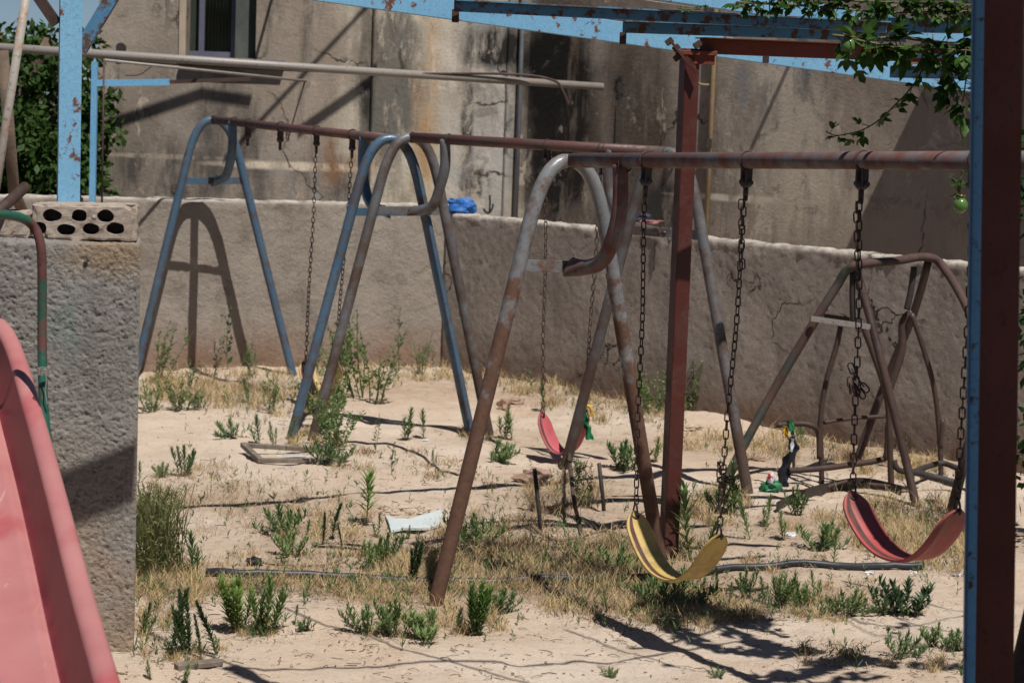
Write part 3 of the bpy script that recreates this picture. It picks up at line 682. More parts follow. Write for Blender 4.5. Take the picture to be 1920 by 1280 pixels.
mb = MB().bar(q0 + Vector((.003, 0, 0)), q1 + Vector((.003, 0, 0)), .021, .006, Vector((1, 0, 0)), .0015); t.part('side_flange', mb, M['blue_shade'])
a = P(1834, 0, 5.5); b = P(1817, 1280, 5.5); u = a - b; q0 = b - u * ((b.z + .15) / u.z); q1 = a + u * ((3.6 - a.z) / u.z)
t.part('front_edge', MB().bar(q0 + Vector((0, .0, 0)), q1, .006, .03, Vector((1, 0, 0)), .0015), M['blue'])

# leaning green pole behind them
tuber('leaning_pole', [G(1776, 962, -.1), P(1812, 850, 12.5), P(1870, 640, 12.5)], .03, M['browngreen'], 'green pole foot leaning right, half hidden behind the red swing', 'pole')

# unseen sheet added over the two near posts: keeps them in its shade
mb = MB(); vs = []; nx, ny = 60, 2
for j in range(2):
    for i in range(nx + 1): x = .55 + 2.4 * i / nx; vs.append((x, 3.9 if j == 0 else 5.5, 3.36 + .012 * math.sin(x * 82) + (0 if j else -.05)))
vs2 = [(x, y, z - .003) for x, y, z in vs]; k = nx + 1
mb.add(vs + vs2, [(i, i + 1, k + i + 1, k + i) for i in range(nx)] + [(2 * k + i, 3 * k + i, 3 * k + i + 1, 2 * k + i + 1) for i in range(nx)], True)
single('shade_sheet', mb, M['palepipe'], 'added corrugated sheet above the picture that shades the dark red post', 'roof sheet')  # no real roof sheet, added only to shade the near posts
# ---- green handrail and pink slide
t = Thing('slide_handrail', 'green and brown bent handrail pipe rising beside the pink slide', 'handrail', P(85, 800, 7.2))
pts = spline([P(-160, 398, 7.0), P(-20, 401, 7.1), P(34, 407, 7.2), P(62, 424, 7.25), P(76, 458, 7.25), P(79, 520, 7.25), P(79, 640, 7.25), P(82, 760, 7.2), P(92, 850, 7.15), P(108, 930, 7.1), P(118, 1050, 7.05)], 6)
t.part('tube', MB().tube(pts, .0155, 14), M['greenpipe'])
mb = MB()
for i in range(5): mb.tube([P(82, 690 + i * 3, 7.2) + Vector((math.cos(a) * .019, math.sin(a) * .019, 0)) for a in [k * math.pi / 5 for k in range(10)]], .0015, 5, False, True)
mb.tube(spline([P(84, 690, 7.17), P(87, 712, 7.17), P(85, 735, 7.17), P(89, 760, 7.17)], 4), .0025, 5)
t.part('wire_tie', mb, M['palepipe'])
mb = MB()
rim = [P(-34, 588, 8.25), P(0, 597, 8.1), P(26, 622, 7.9), P(48, 668, 7.66), P(72, 745, 7.3), P(102, 845, 6.85), P(134, 960, 6.35), P(165, 1075, 5.88), P(196, 1180, 5.48), P(226, 1280, 5.12), P(262, 1400, 4.75), P(310, 1530, 4.4), P(380, 1640, 4.1), P(470, 1700, 3.9)]
rim = spline(rim, 7); prof = [(.0, -.055), (-.002, -.02), (0, 0), (.004, .010), (.014, .016), (.03, .018), (.046, .015), (.055, .009), (.0595, .003), (.0605, -.003), (.063, -.02), (.069, -.055), (.076, -.09), (.083, -.118), (.087, -.128), (.094, -.138), (.104, -.146), (.116, -.142), (.128, -.137), (.142, -.141), (.17, -.150), (.23, -.157), (.31, -.159)]
full = prof + [(.62 - u, v) for u, v in prof[::-1]]
vs = []; n = len(full)
for i, p in enumerate(rim):
    tt = (rim[min(i + 1, len(rim) - 1)] - rim[max(i - 1, 0)]).normalized(); hh = rim[70] - rim[15]; hh.z = 0; hh.normalize(); s = Vector((hh.y, -hh.x, 0)); nv = s.cross(tt).normalized()
    if nv.z < 0: nv = -nv
    for u, v in full: vs.append(p + s * u + nv * v)
fs = [(i * n + j, i * n + j + 1, (i + 1) * n + j + 1, (i + 1) * n + j) for i in range(len(rim) - 1) for j in range(n - 1)]
# a second skin gives the plastic its thickness
vs2 = [v - Vector((0, 0, .006)) for v in vs]; o = len(vs)
fs2 = [tuple(k + o for k in f[::-1]) for f in fs]
edge = []
for i in range(len(rim) - 1):
    edge.append((i * n, (i + 1) * n, (i + 1) * n + o, i * n + o)); edge.append((i * n + n - 1, i * n + n - 1 + o, (i + 1) * n + n - 1 + o, (i + 1) * n + n - 1))
mb.add(vs + vs2, fs + fs2 + edge, True)
t = Thing('slide', 'faded pink plastic slide chute with a rounded rim in the lower left corner', 'slide', P(80, 1000, 6.5))
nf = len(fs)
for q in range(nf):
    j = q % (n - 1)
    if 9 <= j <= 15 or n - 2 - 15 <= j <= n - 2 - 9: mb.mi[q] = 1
t.part('chute', mb, [M['slide'], M['slide_shade']])
# legs under the chute, out of the picture
for k in (40, 78):
    p = rim[k] + Vector((-.25, -.1, -.14)); t.part('support_leg', MB().tube([p, Vector((p.x, p.y, -.1))], .02, 10), M['brown'])

# ---- hollow block on the wall
bc = P(153, 416, 8.64); bz = ptop + .003
bu = Vector((.985, .13, .015)).normalized(); bn = Vector((bu.y, -bu.x, 0)).normalized()
Bm = Matrix((bu, -bn, UPZ)).transposed()
Lb, Hb, Db = .40, .138, .19
cc = Vector((bc.x, bc.y + .09, bz + Hb / 2))
mb = MB(); 
def nbox(c, size, Mx, st, amp, seed):
    """a block with uneven worn faces"""
    m = MB(); sx, sy, sz = size; ns = [max(1, int(s / st)) for s in size]
    def face(o, u, v, nu, nv):
        vs = []
        for j in range(nv + 1):
            for i in range(nu + 1):
                p = Vector(o) + Vector(u) * i / nu + Vector(v) * j / nv
                q = Vector((p.x / sx * 2, p.y / sy * 2, p.z / sz * 2)); e = sorted([abs(q.x), abs(q.y), abs(q.z)])
                w = c + Mx @ p; f = amp * (mnoise.noise(w * 45 + Vector((seed, 0, 0))) + mnoise.noise(w * 15))
                rnd = 1 - .05 * max(0, e[1] - .9) * 10 * (1 + 1.5 * mnoise.noise(w * 20))
                p = Vector((p.x * (rnd if abs(q.x) > .85 else 1), p.y * rnd, p.z * (rnd if sz > .1 else 1)))
                w = c + Mx @ p; dd = (w - c).normalized(); vs.append(w + dd * f)
        k = nu + 1; m.add(vs, [(j * k + i, j * k + i + 1, (j + 1) * k + i + 1, (j + 1) * k + i) for j in range(nv) for i in range(nu)])
    x, y, z = sx / 2, sy / 2, sz / 2
    face((-x, -y, -z), (sx, 0, 0), (0, 0, sz), ns[0], ns[2]); face((x, y, -z), (-sx, 0, 0), (0, 0, sz), ns[0], ns[2])
    face((x, -y, -z), (0, sy, 0), (0, 0, sz), ns[1], ns[2]); face((-x, y, -z), (0, -sy, 0), (0, 0, sz), ns[1], ns[2])
    face((-x, -y, z), (sx, 0, 0), (0, sy, 0), ns[0], ns[1]); face((-x, y, -z), (sx, 0, 0), (0, -sy, 0), ns[0], ns[1])
    return m
import bmesh
def weld(me, d=.0005):
    b = bmesh.new(); b.from_mesh(me); bmesh.ops.remove_doubles(b, verts=b.verts, dist=d); bmesh.ops.recalc_face_normals(b, faces=b.faces); b.to_mesh(me); b.free()
def cut_block(Lb, seed):
    m = nbox(cc, (Lb, Db, Hb), Bm, .009, .0048, seed); hr = random.Random(6)
    a = bpy.data.objects.new('tmp_a', m.mesh('tmp_a', M['block'])); weld(a.data); COL.objects.link(a)
    cut = MB()
    for px, py in ((87, 405), (136, 404), (184, 404), (112, 431), (160, 430), (205, 429), (63, 430)):
        # centre of the hole in block coordinates, opening as wide as in the picture
        x = (px - 153) / F_PX * 8.64; z = (416 - py) / F_PX * 8.64 + .003; rxx, rzz = .0385 * hr.uniform(.86, 1.05), .0262 * hr.uniform(.85, 1.06); z += hr.uniform(-.004, .003); x += hr.uniform(-.004, .004)
        x += .012
        c0 = cc + bu * x + UPZ * z
        for k0 in (0,):
            ring = []; n = 20
            pts = [c0 + bn * .2, c0 - bn * .045]
            vs = []
            for q, s in ((0, 1.0), (1, .82)):
                for k in range(n):
                    an = 2 * math.pi * k / n; wq = 1 + .16 * mnoise.noise(Vector((math.cos(an) * 1.6, math.sin(an) * 1.6, px * .1))); vs.append(pts[q] + bu * math.cos(an) * rxx * s * wq + UPZ * math.sin(an) * rzz * s * wq)
            vs = [v for v in vs]
            fs = [(k, (k + 1) % n, (k + 1) % n + n, k + n) for k in range(n)] + [tuple(range(n))[::-1], tuple(range(n, 2 * n))]
            cut.add(vs, fs)
    cut.sphere(cc + bu * .19 + UPZ * .075 + bn * .09, .045, 12, 9, (1.1, 1, .8), .7, 5); cut.sphere(cc - bu * .2 - UPZ * .05 + bn * .1, .05, 12, 9, (1.2, .8, .8), .7, 9); cut.sphere(cc - bu * .16 + UPZ * .085 + bn * .1, .04, 12, 9, (1.8, .8, .7), .8, 2)
    b = bpy.data.objects.new('tmp_b', cut.mesh('tmp_b', M['block'])); weld(b.data, 1e-6); COL.objects.link(b)
    md = a.modifiers.new('cut', 'BOOLEAN'); md.operation = 'DIFFERENCE'; md.object = b; md.solver = 'EXACT'; md.use_self = True
    bpy.context.view_layer.update()
    me = bpy.data.meshes.new_from_object(a.evaluated_get(bpy.context.evaluated_depsgraph_get()))
    bpy.data.objects.remove(a); bpy.data.objects.remove(b)
    me.transform(Matrix.Translation(-cc)); return me
me = cut_block(Lb, 3)
_b = bmesh.new(); _b.from_mesh(me)
_q = MB().box(-bn * .086, (.385, .012, .12), Bm); _vs = [_b.verts.new(v) for v in _q.v]
for f in _q.f: _b.faces.new([_vs[k] for k in f])
_b.to_mesh(me); _b.free()
o = bpy.data.objects.new('hollow_block', me); COL.objects.link(o); o.location = cc
tag(o, 'broken hollow concrete block with oval holes, lying on top of the rough wall', 'block')
# broken second piece and mortar lump beside it, on the same wall
c2 = cc - bu * .345 + Vector((0, -.0, -.012)); m = nbox(c2, (.27, .17, .10), Bm, .012, .006, 9)
single('block_fragment', m, M['block'], 'lower broken grey block piece at the left of the hollow block', 'block', c2 - UPZ * .05)
p = P(176, 408, 8.50); single('pebble', MB().sphere(p, .010, 8, 6), M['palepipe'], 'tiny shiny grey stone stuck in a hole of the block', 'stone', p)

# ================================================================ SWING FRAMES
def swing_end(t, f1, f2, top, mat, ext=.12, r=.033, hx=.47):
    """one bent pipe (two legs and the arch) with its flat cross bar"""
    f1, f2, top = Vector(f1), Vector(f2), Vector(top); mid = (f1 + f2) / 2
    def q(w, h):      # w: -1..1 along the feet line in metres, h: metres below the apex
        pl = (f2 - f1).normalized(); s = h / (top.z - mid.z)
        return Vector((top.x, top.y, 0)).lerp(Vector((mid.x, mid.y, 0)), s) + pl * w + UPZ * (top.z - h)
    W = (f2 - f1).length / 2; Hh = top.z - mid.z; sl = (W - .2) / (Hh - .3)
    def leg(sg):
        pts = [q(sg * (W + sl * ext), Hh + ext)] + [q(sg * (.2 + sl * (h - .3)), h) for h in (Hh, 1.4, .9, .5, .36)]
        b0, b1, b2, b3 = (.2, .3), (.2 - sl * .2, .11), (.1, 0), (0, 0)
        for k in range(9):
            u = k / 8; a = [(1 - u) ** 3 * b0[i] + 3 * (1 - u) ** 2 * u * b1[i] + 3 * (1 - u) * u * u * b2[i] + u ** 3 * b3[i] for i in (0, 1)]
            pts.append(q(sg * a[0], a[1]))
        return pts
    pts = leg(-1) + leg(1)[::-1][1:]
    t.part('bent_leg_pipe', MB().tube(pts, r, 16), mat)
    wa = .2 + sl * (hx - .3)
    t.part('crossbar', MB().bar(q(-wa, hx), q(wa, hx), .01, .052, UPZ, .001), mat)
    return q(0, hx)
def brace(t, top, cross, d, mat, L=.5, hx=.47):
    d = Vector(d); pts = spline([top + d * L - UPZ * .0, top + d * (L + .01) - UPZ * .17, top + d * (L - .03) - UPZ * .31, top + d * (L * .72) - UPZ * .42, top + d * L * .4 - UPZ * (hx - .01), cross + d * .02], 6)
    n = len(pts); fl = [((.8 if i == 0 else 1) + .35 * max(0, 1 - max(i, 1) / 5) + .5 * max(0, (i - n + 7) / 6), 1 - .55 * max(0, (i - n + 7) / 6)) for i in range(n)]
    s = Vector((d.y, -d.x, 0)); bt = MB(); bt.tube([cross + d * .03, cross - d * .012], .011, 6); bt.tube([cross + d * .03, cross + d * .036], .017, 10); t.part('bolt', bt, M['clamp'])
    for k in (.012, L + .037): t.part('weld_bead', MB().tube([top + d * k + (s * math.cos(a) + UPZ * math.sin(a)) * .0335 for a in [q * math.pi / 9 for q in range(18)]], .0042, 6, False, True), M['clamp'])
    t.part('curved_brace', MB().tube(pts, .034, 14, True, False, fl), mat)

def chain_link_ring(c, ax, side, L, Wd, r, n=12, k=5):
    """one stadium shaped link: long axis ax, width along side"""
    nn = ax.cross(side).normalized(); pts = []
    for i in range(n):
        a = 2 * math.pi * i / n; s = 1 if math.sin(a) > 0 else -1
        y = math.sin(a) * Wd / 2 + (L - Wd) / 2 * s
        pts.append(c + ax * y + side * math.cos(a) * Wd / 2)
    return pts
def chain(a, b, seed=0, L=.042, Wd=.021, r=.0031, slack=.0):
    mb = MB(); rg = random.Random(seed); a, b = Vector(a), Vector(b); D = (b - a).length; ax = (b - a).normalized()
    pitch = L - 2 * r * 1.15; n = max(2, int(D / pitch)); pitch = D / n
    s0 = ax.cross(Vector((1, .3, 0))).normalized(); s1 = ax.cross(s0).normalized(); tw = rg.uniform(0, 3)
    for i in range(n):
        tw += rg.uniform(-.05, .13); an = tw + (math.pi / 2 if i % 2 else 0)
        c = a + ax * pitch * (i + .5) + s0 * .003 * math.sin(i * .31 + seed) + s1 * .003 * math.cos(i * .23)
        sd = s0 * math.cos(an) + s1 * math.sin(an); nn = ax.cross(sd)
        ring = chain_link_ring(c, ax, sd, L, Wd, r)
        m = len(ring); vs = []; k = 5
        for j in range(m):
            tt = (ring[(j + 1) % m] - ring[j - 1]).normalized(); w = tt.cross(nn)
            for q in range(k):
                aa = 2 * math.pi * q / k; vs.append(ring[j] + (nn * math.cos(aa) + w * math.sin(aa)) * r)
        mb.add(vs, [(j * k + q, j * k + (q + 1) % k, ((j + 1) % m) * k + (q + 1) % k, ((j + 1) % m) * k + q) for j in range(m) for q in range(k)], True)
    return mb
def hanger_mb(p, d, s=1.0):
    """clamp under the beam: two side plates, bolt, swivel sleeve; p = underside of the beam, d = beam direction"""
    n = Vector((d.y, -d.x, 0)); mb = MB(); Mx = Matrix((d, n, UPZ)).transposed()
    mb.tube([p + UPZ * .033 + (n * math.cos(a) + UPZ * math.sin(a)) * .036 + d * .0 for a in [k * math.pi / 8 for k in range(16)]], .0045, 6, False, True)
    for sg in (-1, 1): mb.box(p + d * sg * .017 * s - UPZ * .028 * s, (.012 * s, .028 * s, .075 * s), Mx, .002)
    mb.tube([p - UPZ * .052 * s - d * .036 * s, p - UPZ * .052 * s + d * .036 * s], .010 * s, 8)
    mb.sphere(p - UPZ * .055 * s, .022 * s, 10, 7, (1.15, .8, 1.0))
    mb.tube([p - UPZ * .06 * s, p - UPZ * .115 * s], .0105 * s, 8); mb.box(p - UPZ * .118 * s, (.034 * s, .014 * s, .014 * s), Mx @ Matrix.Rotation(.5, 3, 'Z'), .002)
    return mb
def belt(e1, e2, low, n, width, mat_idx=True, sag_pow=2.3, tip=.55):
    """a hanging rubber belt from e1 to e2 with its lowest point at low; n = the belt's width direction"""
    e1, e2, low = Vector(e1), Vector(e2), Vector(low); K = 36; path = []
    x = (e2 - e1); xh = Vector((x.x, x.y, 0)); Lx = xh.length; xh.normalize(); sl = (low - e1).dot(xh) / Lx
    for i in range(K + 1):
        u = i / K; v = u * Lx
        if u < sl: q = 1 - u / sl; z = low.z + (e1.z - low.z) * q ** sag_pow
        else: q = (u - sl) / (1 - sl); z = low.z + (e2.z - low.z) * q ** sag_pow
        path.append(Vector((e1.x, e1.y, 0)) + xh * v + UPZ * z)
    # resample by arc length
    ds = [0]
    for a, b in zip(path, path[1:]): ds.append(ds[-1] + (b - a).length)
    T = ds[-1]; out = []; j = 0; N = 44
    for i in range(N + 1):
        s = T * i / N
        while j < K - 1 and ds[j + 1] < s: j += 1
        out.append(path[j].lerp(path[j + 1], (s - ds[j]) / (ds[j + 1] - ds[j])))
    path = out; path = [path[0] + (path[0] - path[1]).normalized() * .022] + path + [path[-1] + (path[-1] - path[-2]).normalized() * .022]
    N = len(path); mb = MB(); gr = MB(); cross = [(-1, 0), (-.80, 0), (-.72, -.001), (-.62, -.001), (-.54, 0), (-.2, .001), (.2, .001), (.46, 0), (.50, -.007), (.74, -.007), (.78, 0), (1, 0)]
    vs = []; m = len(cross); th = .0075
    for i, p in enumerate(path):
        s = min(i, N - 1 - i) * T / 44; wv = width / 2 * min(1, math.sqrt(max(.02, 1 - (1 - min(1, s / .085)) ** 2)) * (1 - tip * .2) + tip * .2 * min(1, s / .1))
        tt = (path[min(i + 1, N - 1)] - path[max(i - 1, 0)]).normalized(); up = tt.cross(n).normalized()
        if up.z < 0 and abs(up.z) > .02: up = -up
        if i and up.dot(pu) < 0: up = -up
        pu = up
        g = min(1, max(0, (s - .05) / .05))
        for w, h in cross: vs.append(p + n * w * wv + up * (h * g + th / 2))
        for w, h in cross[::-1]: vs.append(p + n * w * wv - up * (th / 2 - h * .6 * g))
    M2 = 2 * m
    for i in range(N - 1):
        for j in range(M2):
            k = (j + 1) % M2; f = (i * M2 + j, (i + 1) * M2 + j, (i + 1) * M2 + k, i * M2 + k)
            mb.m = 1 if j in (m - 4, m - 5) else 0
            mb.f.append(list(f)); mb.sm.append(j not in (m - 1, M2 - 1)); mb.mi.append(mb.m)
    mb.v = vs; mb.f.append(list(range(M2))[::-1]); mb.f.append([(N - 1) * M2 + j for j in range(M2)]); mb.sm += [False] * 2; mb.mi += [0, 0]
    return mb
def shackle_mb(e, d, n, up, s=1.0):
    """grommet washer and the hook through it"""
    mb = MB(); ring = [e + n * math.cos(a) * .016 * s + up * math.sin(a) * .016 * s for a in [k * math.pi / 6 for k in range(12)]]
    mb.tube(ring, .005 * s, 6, False, True)
    a = e - UPZ * .004; mb.tube(spline([a - d * .016 * s, a - d * .014 * s + UPZ * .03, a + UPZ * .058, a + d * .014 * s + UPZ * .03, a + d * .016 * s], 5), .0042 * s, 6)
    return mb
class Beam:
    def __init__(s, A, B):
        s.A, s.B = Vector(A), Vector(B); s.d3 = (s.B - s.A).normalized(); s.d = Vector((s.d3.x, s.d3.y, 0)).normalized(); s.n = Vector((s.d.y, -s.d.x, 0))
    def at(s, px, py):
        """the beam's axis where it shows at px, py"""
        q = on_plane(px, py, s.A, s.n); k = (q - s.A).dot(s.d) / s.d3.dot(s.d); return s.A + s.d3 * k
    def pl(s, px, py): return on_plane(px, py, s.A, s.n)
def swing(name, label, bm, h1, h2, e1, e2, low, mat, width=.125, seed=0, group='swings hanging from the frames', doubles=(0, 0), knots=()):
    H1 = bm.at(*h1) - UPZ * .033; H2 = bm.at(*h2) - UPZ * .033; E1 = bm.pl(*e1); E2 = bm.pl(*e2); LO = bm.pl(*low)
    t = Thing(name, label, 'swing', LO, group)
    t.part('seat', belt(E1, E2, LO, bm.n, width), [mat, M['groove']])
    for k, (Hh, E, dd) in enumerate(((H1, E1, doubles[0]), (H2, E2, doubles[1]))):
        hg = t.part('hanger', hanger_mb(Hh, bm.d), M['clamp'])
        cb = chain(Hh - UPZ * .115, E + UPZ * .05, seed + k)
        if dd:   # the spare end of the chain, hooked back up
            c2 = chain(Hh - UPZ * .12 + bm.d * .003 + bm.n * .018, Hh - UPZ * (.12 + dd) - bm.n * -.012 + bm.d * .02, seed + 7); cb.add(c2.v, c2.f, True)
        for kn in knots:
            if kn[0] == k:
                c = (Hh - UPZ * .115).lerp(E, kn[1]); rg = random.Random(seed)
                for q in range(5):
                    p = c + Vector((rg.uniform(-.015, .015), rg.uniform(-.012, .012), rg.uniform(-.03, .03))); q2 = chain(p, p + rnd_dir(rg) * .05, q); cb.add(q2.v, q2.f, True)
        t.part('chain', cb, M['chain'])
        up = (LO - E).normalized()
        t.part('shackle', shackle_mb(E, bm.d, bm.n, Vector((up.x, up.y, up.z))), M['clamp'])
    return t

# set 1 (far left) : end frames A and B1
def foot(px, py): g = G(px, py); return g
fa = (foot(252, 708), foot(549, 703)); ta = (fa[0] + fa[1]) / 2; ta.z = 1.98
sh = Vector((0, .0, 0)); fa = (fa[0] + sh, fa[1] + sh); ta += sh
fb = (foot(546, 822), foot(882, 812)); tb = (fb[0] + fb[1]) / 2; tb.z = 1.94
fc = (foot(586, 824), foot(917, 815)); tc = (fc[0] + fc[1]) / 2; tc.z = 1.955
fd = (foot(1059, 878), foot(1402, 924)); td = (fd[0] + fd[1]) / 2; td.z = 1.945
fe = (foot(816, 1132), foot(1247, 1108)); te = (fe[0] + fe[1]) / 2; te.z = 1.965
ta.x += P(400, 224, ta.y).x - ta.x; 
B1 = Beam(ta, tb); B2 = Beam(tc, td)
t = Thing('swing_set', 'far left blue swing set by the sunlit wall, casting the arch shadow', 'swing frame', (fa[0] + fb[1]) / 2, 'swing frames of bent pipe')
t.part('top_beam', MB().tube([ta + B1.d3 * .01, tb - B1.d3 * .01], .031, 16), M['beam_far'])
q = swing_end(t, fa[0], fa[1], ta, M['bluepipe']); brace(t, ta, q, B1.d, M['bluepipe'], .42)
q = swing_end(t, fb[0], fb[1], tb, M['bluepipe']); brace(t, tb, q, -B1.d, M['bluepipe'], .42)
for px, py in ((465, 238), (526, 243)): t.part('empty_hanger', hanger_mb(B1.at(px, py) - UPZ * .03, B1.d, 1.1), M['clamp'])
t = Thing('swing_set', 'middle grey swing set that carries the pink seat', 'swing frame', (fc[0] + fd[1]) / 2, 'swing frames of bent pipe')
t.part('top_beam', MB().tube([tc + B2.d3 * .01, td - B2.d3 * .01], .033, 16), M['beam_far'])
q = swing_end(t, fc[0], fc[1], tc, M['greypipe']); brace(t, tc, q, B2.d, M['greypipe'], .29)
q = swing_end(t, fd[0], fd[1], td, M['greypipe']); brace(t, td, q, -B2.d, M['greypipe'], .42)
# set 3 (near): runs off to the right towards the camera
pl = (fe[1] - fe[0]); pl.z = 0; pl.normalize(); d3 = Vector((pl.y, -pl.x, 0)); endp = te + d3 * 3.5; 
r1 = on_plane(1800, 301, te, pl); slope = (r1.z - te.z) / (r1 - te).dot(d3); endp.z = te.z + slope * 3.5
B3 = Beam(te, endp)
f3 = [Vector((endp.x, endp.y, 0)) + pl * sg * .61 for sg in (-1, 1)]
t = Thing('swing_set', 'nearest swing set of rusty grey pipe carrying the yellow and red seats', 'swing frame', (fe[0] + fe[1]) / 2, 'swing frames of bent pipe')
t.part('top_beam', MB().tube([te + d3 * .01, endp - d3 * .01], .0325, 20), M['beam_c'])
q = swing_end(t, fe[0], fe[1], te, M['galv']); brace(t, te, q, d3, M['beam_c'], .41)
q = swing_end(t, f3[0], f3[1], endp, M['galv']); brace(t, endp, q, -d3, M['beam_c'], .5)

swing('swing', 'yellow rubber belt swing with rusty chains, nearest the middle of the picture', B3, (1213, 296), (1401, 298), (1191, 966), (1348, 1008), (1262, 1083), M['yellow_seat'], .125, 3, doubles=(0, .27), knots=((1, .82),))
swing('swing', 'red rubber belt swing at right, just left of the blue post', B3, (1618, 300), (1830, 303), (1599, 930), (1794, 962), (1690, 1046), M['red_seat'], .135, 11, doubles=(.28, .1), knots=((0, .62),))
swing('swing', 'faded pink belt swing farther back behind the near frame', B2, (1026, 280), (1128, 283), (1017, 778), (1097, 776), (1056, 848), M['pink_seat'], .13, 21)
swing('swing', 'orange yellow belt swing at far left, half hidden by the blue legs and weeds', B1, (594, 248), (661, 255), (573, 680), (629, 688), (600, 742), M['orange_seat'], .13, 31)

# ---- glider swing at the right
E0 = foot(1343, 909); E1 = foot(1726, 952); E2 = foot(1596, 872); tl = (E0 + E1) / 2; tl = P(1604, 497, 13.05); trr = P(1742, 485, 13.75)
t = Thing('glider_swing', 'small brown and green glider swing at right by the dark wall', 'glider swing', E0)
def bent(pts, r, mat, nm, n=10, sm=5): return t.part(nm, MB().tube(spline(pts, sm), r, n), mat)
bent([E0 - UPZ * .08, P(1450, 733, 13.13), P(1535, 590, 13.1), P(1570, 535, 13.1), P(1588, 507, 13.07), P(1615, 495, 13.07), P(1680, 489, 13.4), P(1725, 482, 13.65), P(1755, 487, 13.75), P(1775, 510, 13.7), P(1800, 550, 13.5), P(1828, 610, 13.3), P(1905, 790, 12.9)], .0265, M['browngreen'], 'main_pipe')
bent([P(1605, 503, 13.1), P(1635, 610, 13.0), P(1668, 740, 12.9), P(1700, 870, 12.85), E1 - UPZ * .08], .025, M['brown'], 'leg')
bent([P(1740, 492, 13.75), P(1712, 590, 13.85), P(1655, 730, 14.0), E2 - UPZ * .08], .025, M['brown'], 'leg')
t.part('crossbar', MB().bar(P(1521, 597, 13.05), P(1632, 613, 12.98), .012, .03), M['palepipe'])
t.part('crossbar', MB().bar(P(1545, 592, 13.2), P(1618, 602, 13.2), .02, .025), M['brown'])
bent([P(1576, 612, 13.2), P(1568, 650, 13.2), P(1548, 720, 13.2), P(1538, 790, 13.2), P(1540, 860, 13.2), P(1541, 935, 13.2)], .0165, M['brown'], 'hanging_arm')
bent([P(1613, 600, 13.2), P(1640, 670, 13.2), P(1664, 750, 13.2), P(1668, 830, 13.2), P(1672, 936, 13.2)], .019, M['brown'], 'hanging_arm')
bent([P(1709, 588, 13.7), P(1730, 650, 13.7), P(1752, 730, 13.7), P(1762, 820, 13.7), P(1764, 880, 13.7), P(1764, 905, 13.7), P(1752, 918, 13.7), P(1700, 925, 13.6), P(1640, 928, 13.5)], .0165, M['brown'], 'hanging_arm')
bent([P(1714, 500, 13.7), P(1707, 550, 13.7), P(1700, 580, 13.7)], .02, M['dark'], 'link')
bent([P(1710, 585, 13.75), P(1693, 605, 13.75), P(1690, 660, 13.75), P(1665, 735, 13.75)], .026, M['brown'], 'link')
bent([P(1599, 510, 13.1), P(1598, 560, 13.1), P(1600, 605, 13.1)], .018, M['dark'], 'link')
bent([P(1455, 797, 13.1), P(1500, 794, 13.1), P(1522, 798, 13.1), P(1534, 812, 13.15), P(1536, 860, 13.15)], .016, M['brown'], 'armrest')
bent([P(1545, 792, 13.2), P(1600, 784, 13.3), P(1660, 780, 13.4)], .012, M['brown'], 'armrest')
bent([P(1478, 882, 13.0), P(1540, 878, 13.1), P(1600, 870, 13.2), P(1650, 862, 13.3), P(1662, 850, 13.3), P(1665, 790, 13.3)], .018, M['brown'], 'seat_rail')
bent([P(1488, 882, 13.05), P(1488, 830, 13.05), P(1485, 800, 13.1)], .009, M['brown'], 'seat_rail')
bent([P(1676, 862, 13.2), P(1684, 880, 13.2), P(1712, 884, 13.3), P(1740, 874, 13.5), P(1768, 868, 13.6), P(1800, 880, 13.5)], .018, M['dark'], 'seat_rail')
bent([P(1700, 882, 13.1), P(1745, 892, 13.2), P(1790, 904, 13.2)], .02, M['dark'], 'seat_rail')
bent([P(1450, 940, 13.0), P(1480, 930, 13.0), P(1540, 915, 13.1), P(1600, 898, 13.2)], .01, M['brown'], 'foot_rail')
bent([P(1610, 905, 13.1), P(1680, 912, 13.2), P(1740, 918, 13.4), P(1800, 925, 13.5)], .01, M['brown'], 'foot_rail')
bent([P(1767, 785, 13.6), P(1764, 840, 13.6)], .014, M['brown'], 'post_stub')

# ---- ribbons, bags, cloth
def ribbon(pts, w, mat, name, label, cat, wdir=Vector((1, 0, 0)), seed=1, th=.004):
    mb = MB(); pts = spline(pts, 5); vs = []
    for i, p in enumerate(pts):
        ww = w[0] + (w[1] - w[0]) * i / (len(pts) - 1); ww *= 1 + .25 * math.sin(i * 1.3 + seed)
        for k in range(4):
            u = (k / 3 - .5); vs.append(p + wdir * ww * u + Vector((0, .02 * math.sin(k * 2.1 + i * .5 + seed), 0)))
    n = len(pts); o = len(vs); vs += [v + Vector((0, th, 0)) for v in vs]
    for i in range(n - 1):
        for k in range(3): mb.f.append([i * 4 + k, i * 4 + k + 1, (i + 1) * 4 + k + 1, (i + 1) * 4 + k]); mb.f.append([o + i * 4 + k, o + (i + 1) * 4 + k, o + (i + 1) * 4 + k + 1, o + i * 4 + k + 1])
    for i in range(n - 1): mb.f.append([i * 4, (i + 1) * 4, o + (i + 1) * 4, o + i * 4]); mb.f.append([i * 4 + 3, o + i * 4 + 3, o + (i + 1) * 4 + 3, (i + 1) * 4 + 3])
    mb.v = vs; mb.sm = [True] * len(mb.f); mb.mi = [0] * len(mb.f); return mb
YF = 13.0
t = Thing('cloth_streamer', 'black cloth streamer with green, yellow, white and red pieces tied to the glider armrest', 'streamer', P(1478, 800, YF))
t.part('black_strip', ribbon([P(1482, 818, YF), P(1488, 840, YF), P(1478, 862, YF), P(1470, 890, YF), P(1464, 912, YF)], (.05, .075), None, '', '', '', seed=2), M['black'])
t.part('white_patch', ribbon([P(1487, 822, YF - .03), P(1485, 834, YF - .03), P(1482, 846, YF - .03)], (.02, .02), None, '', '', ''), M['white'])
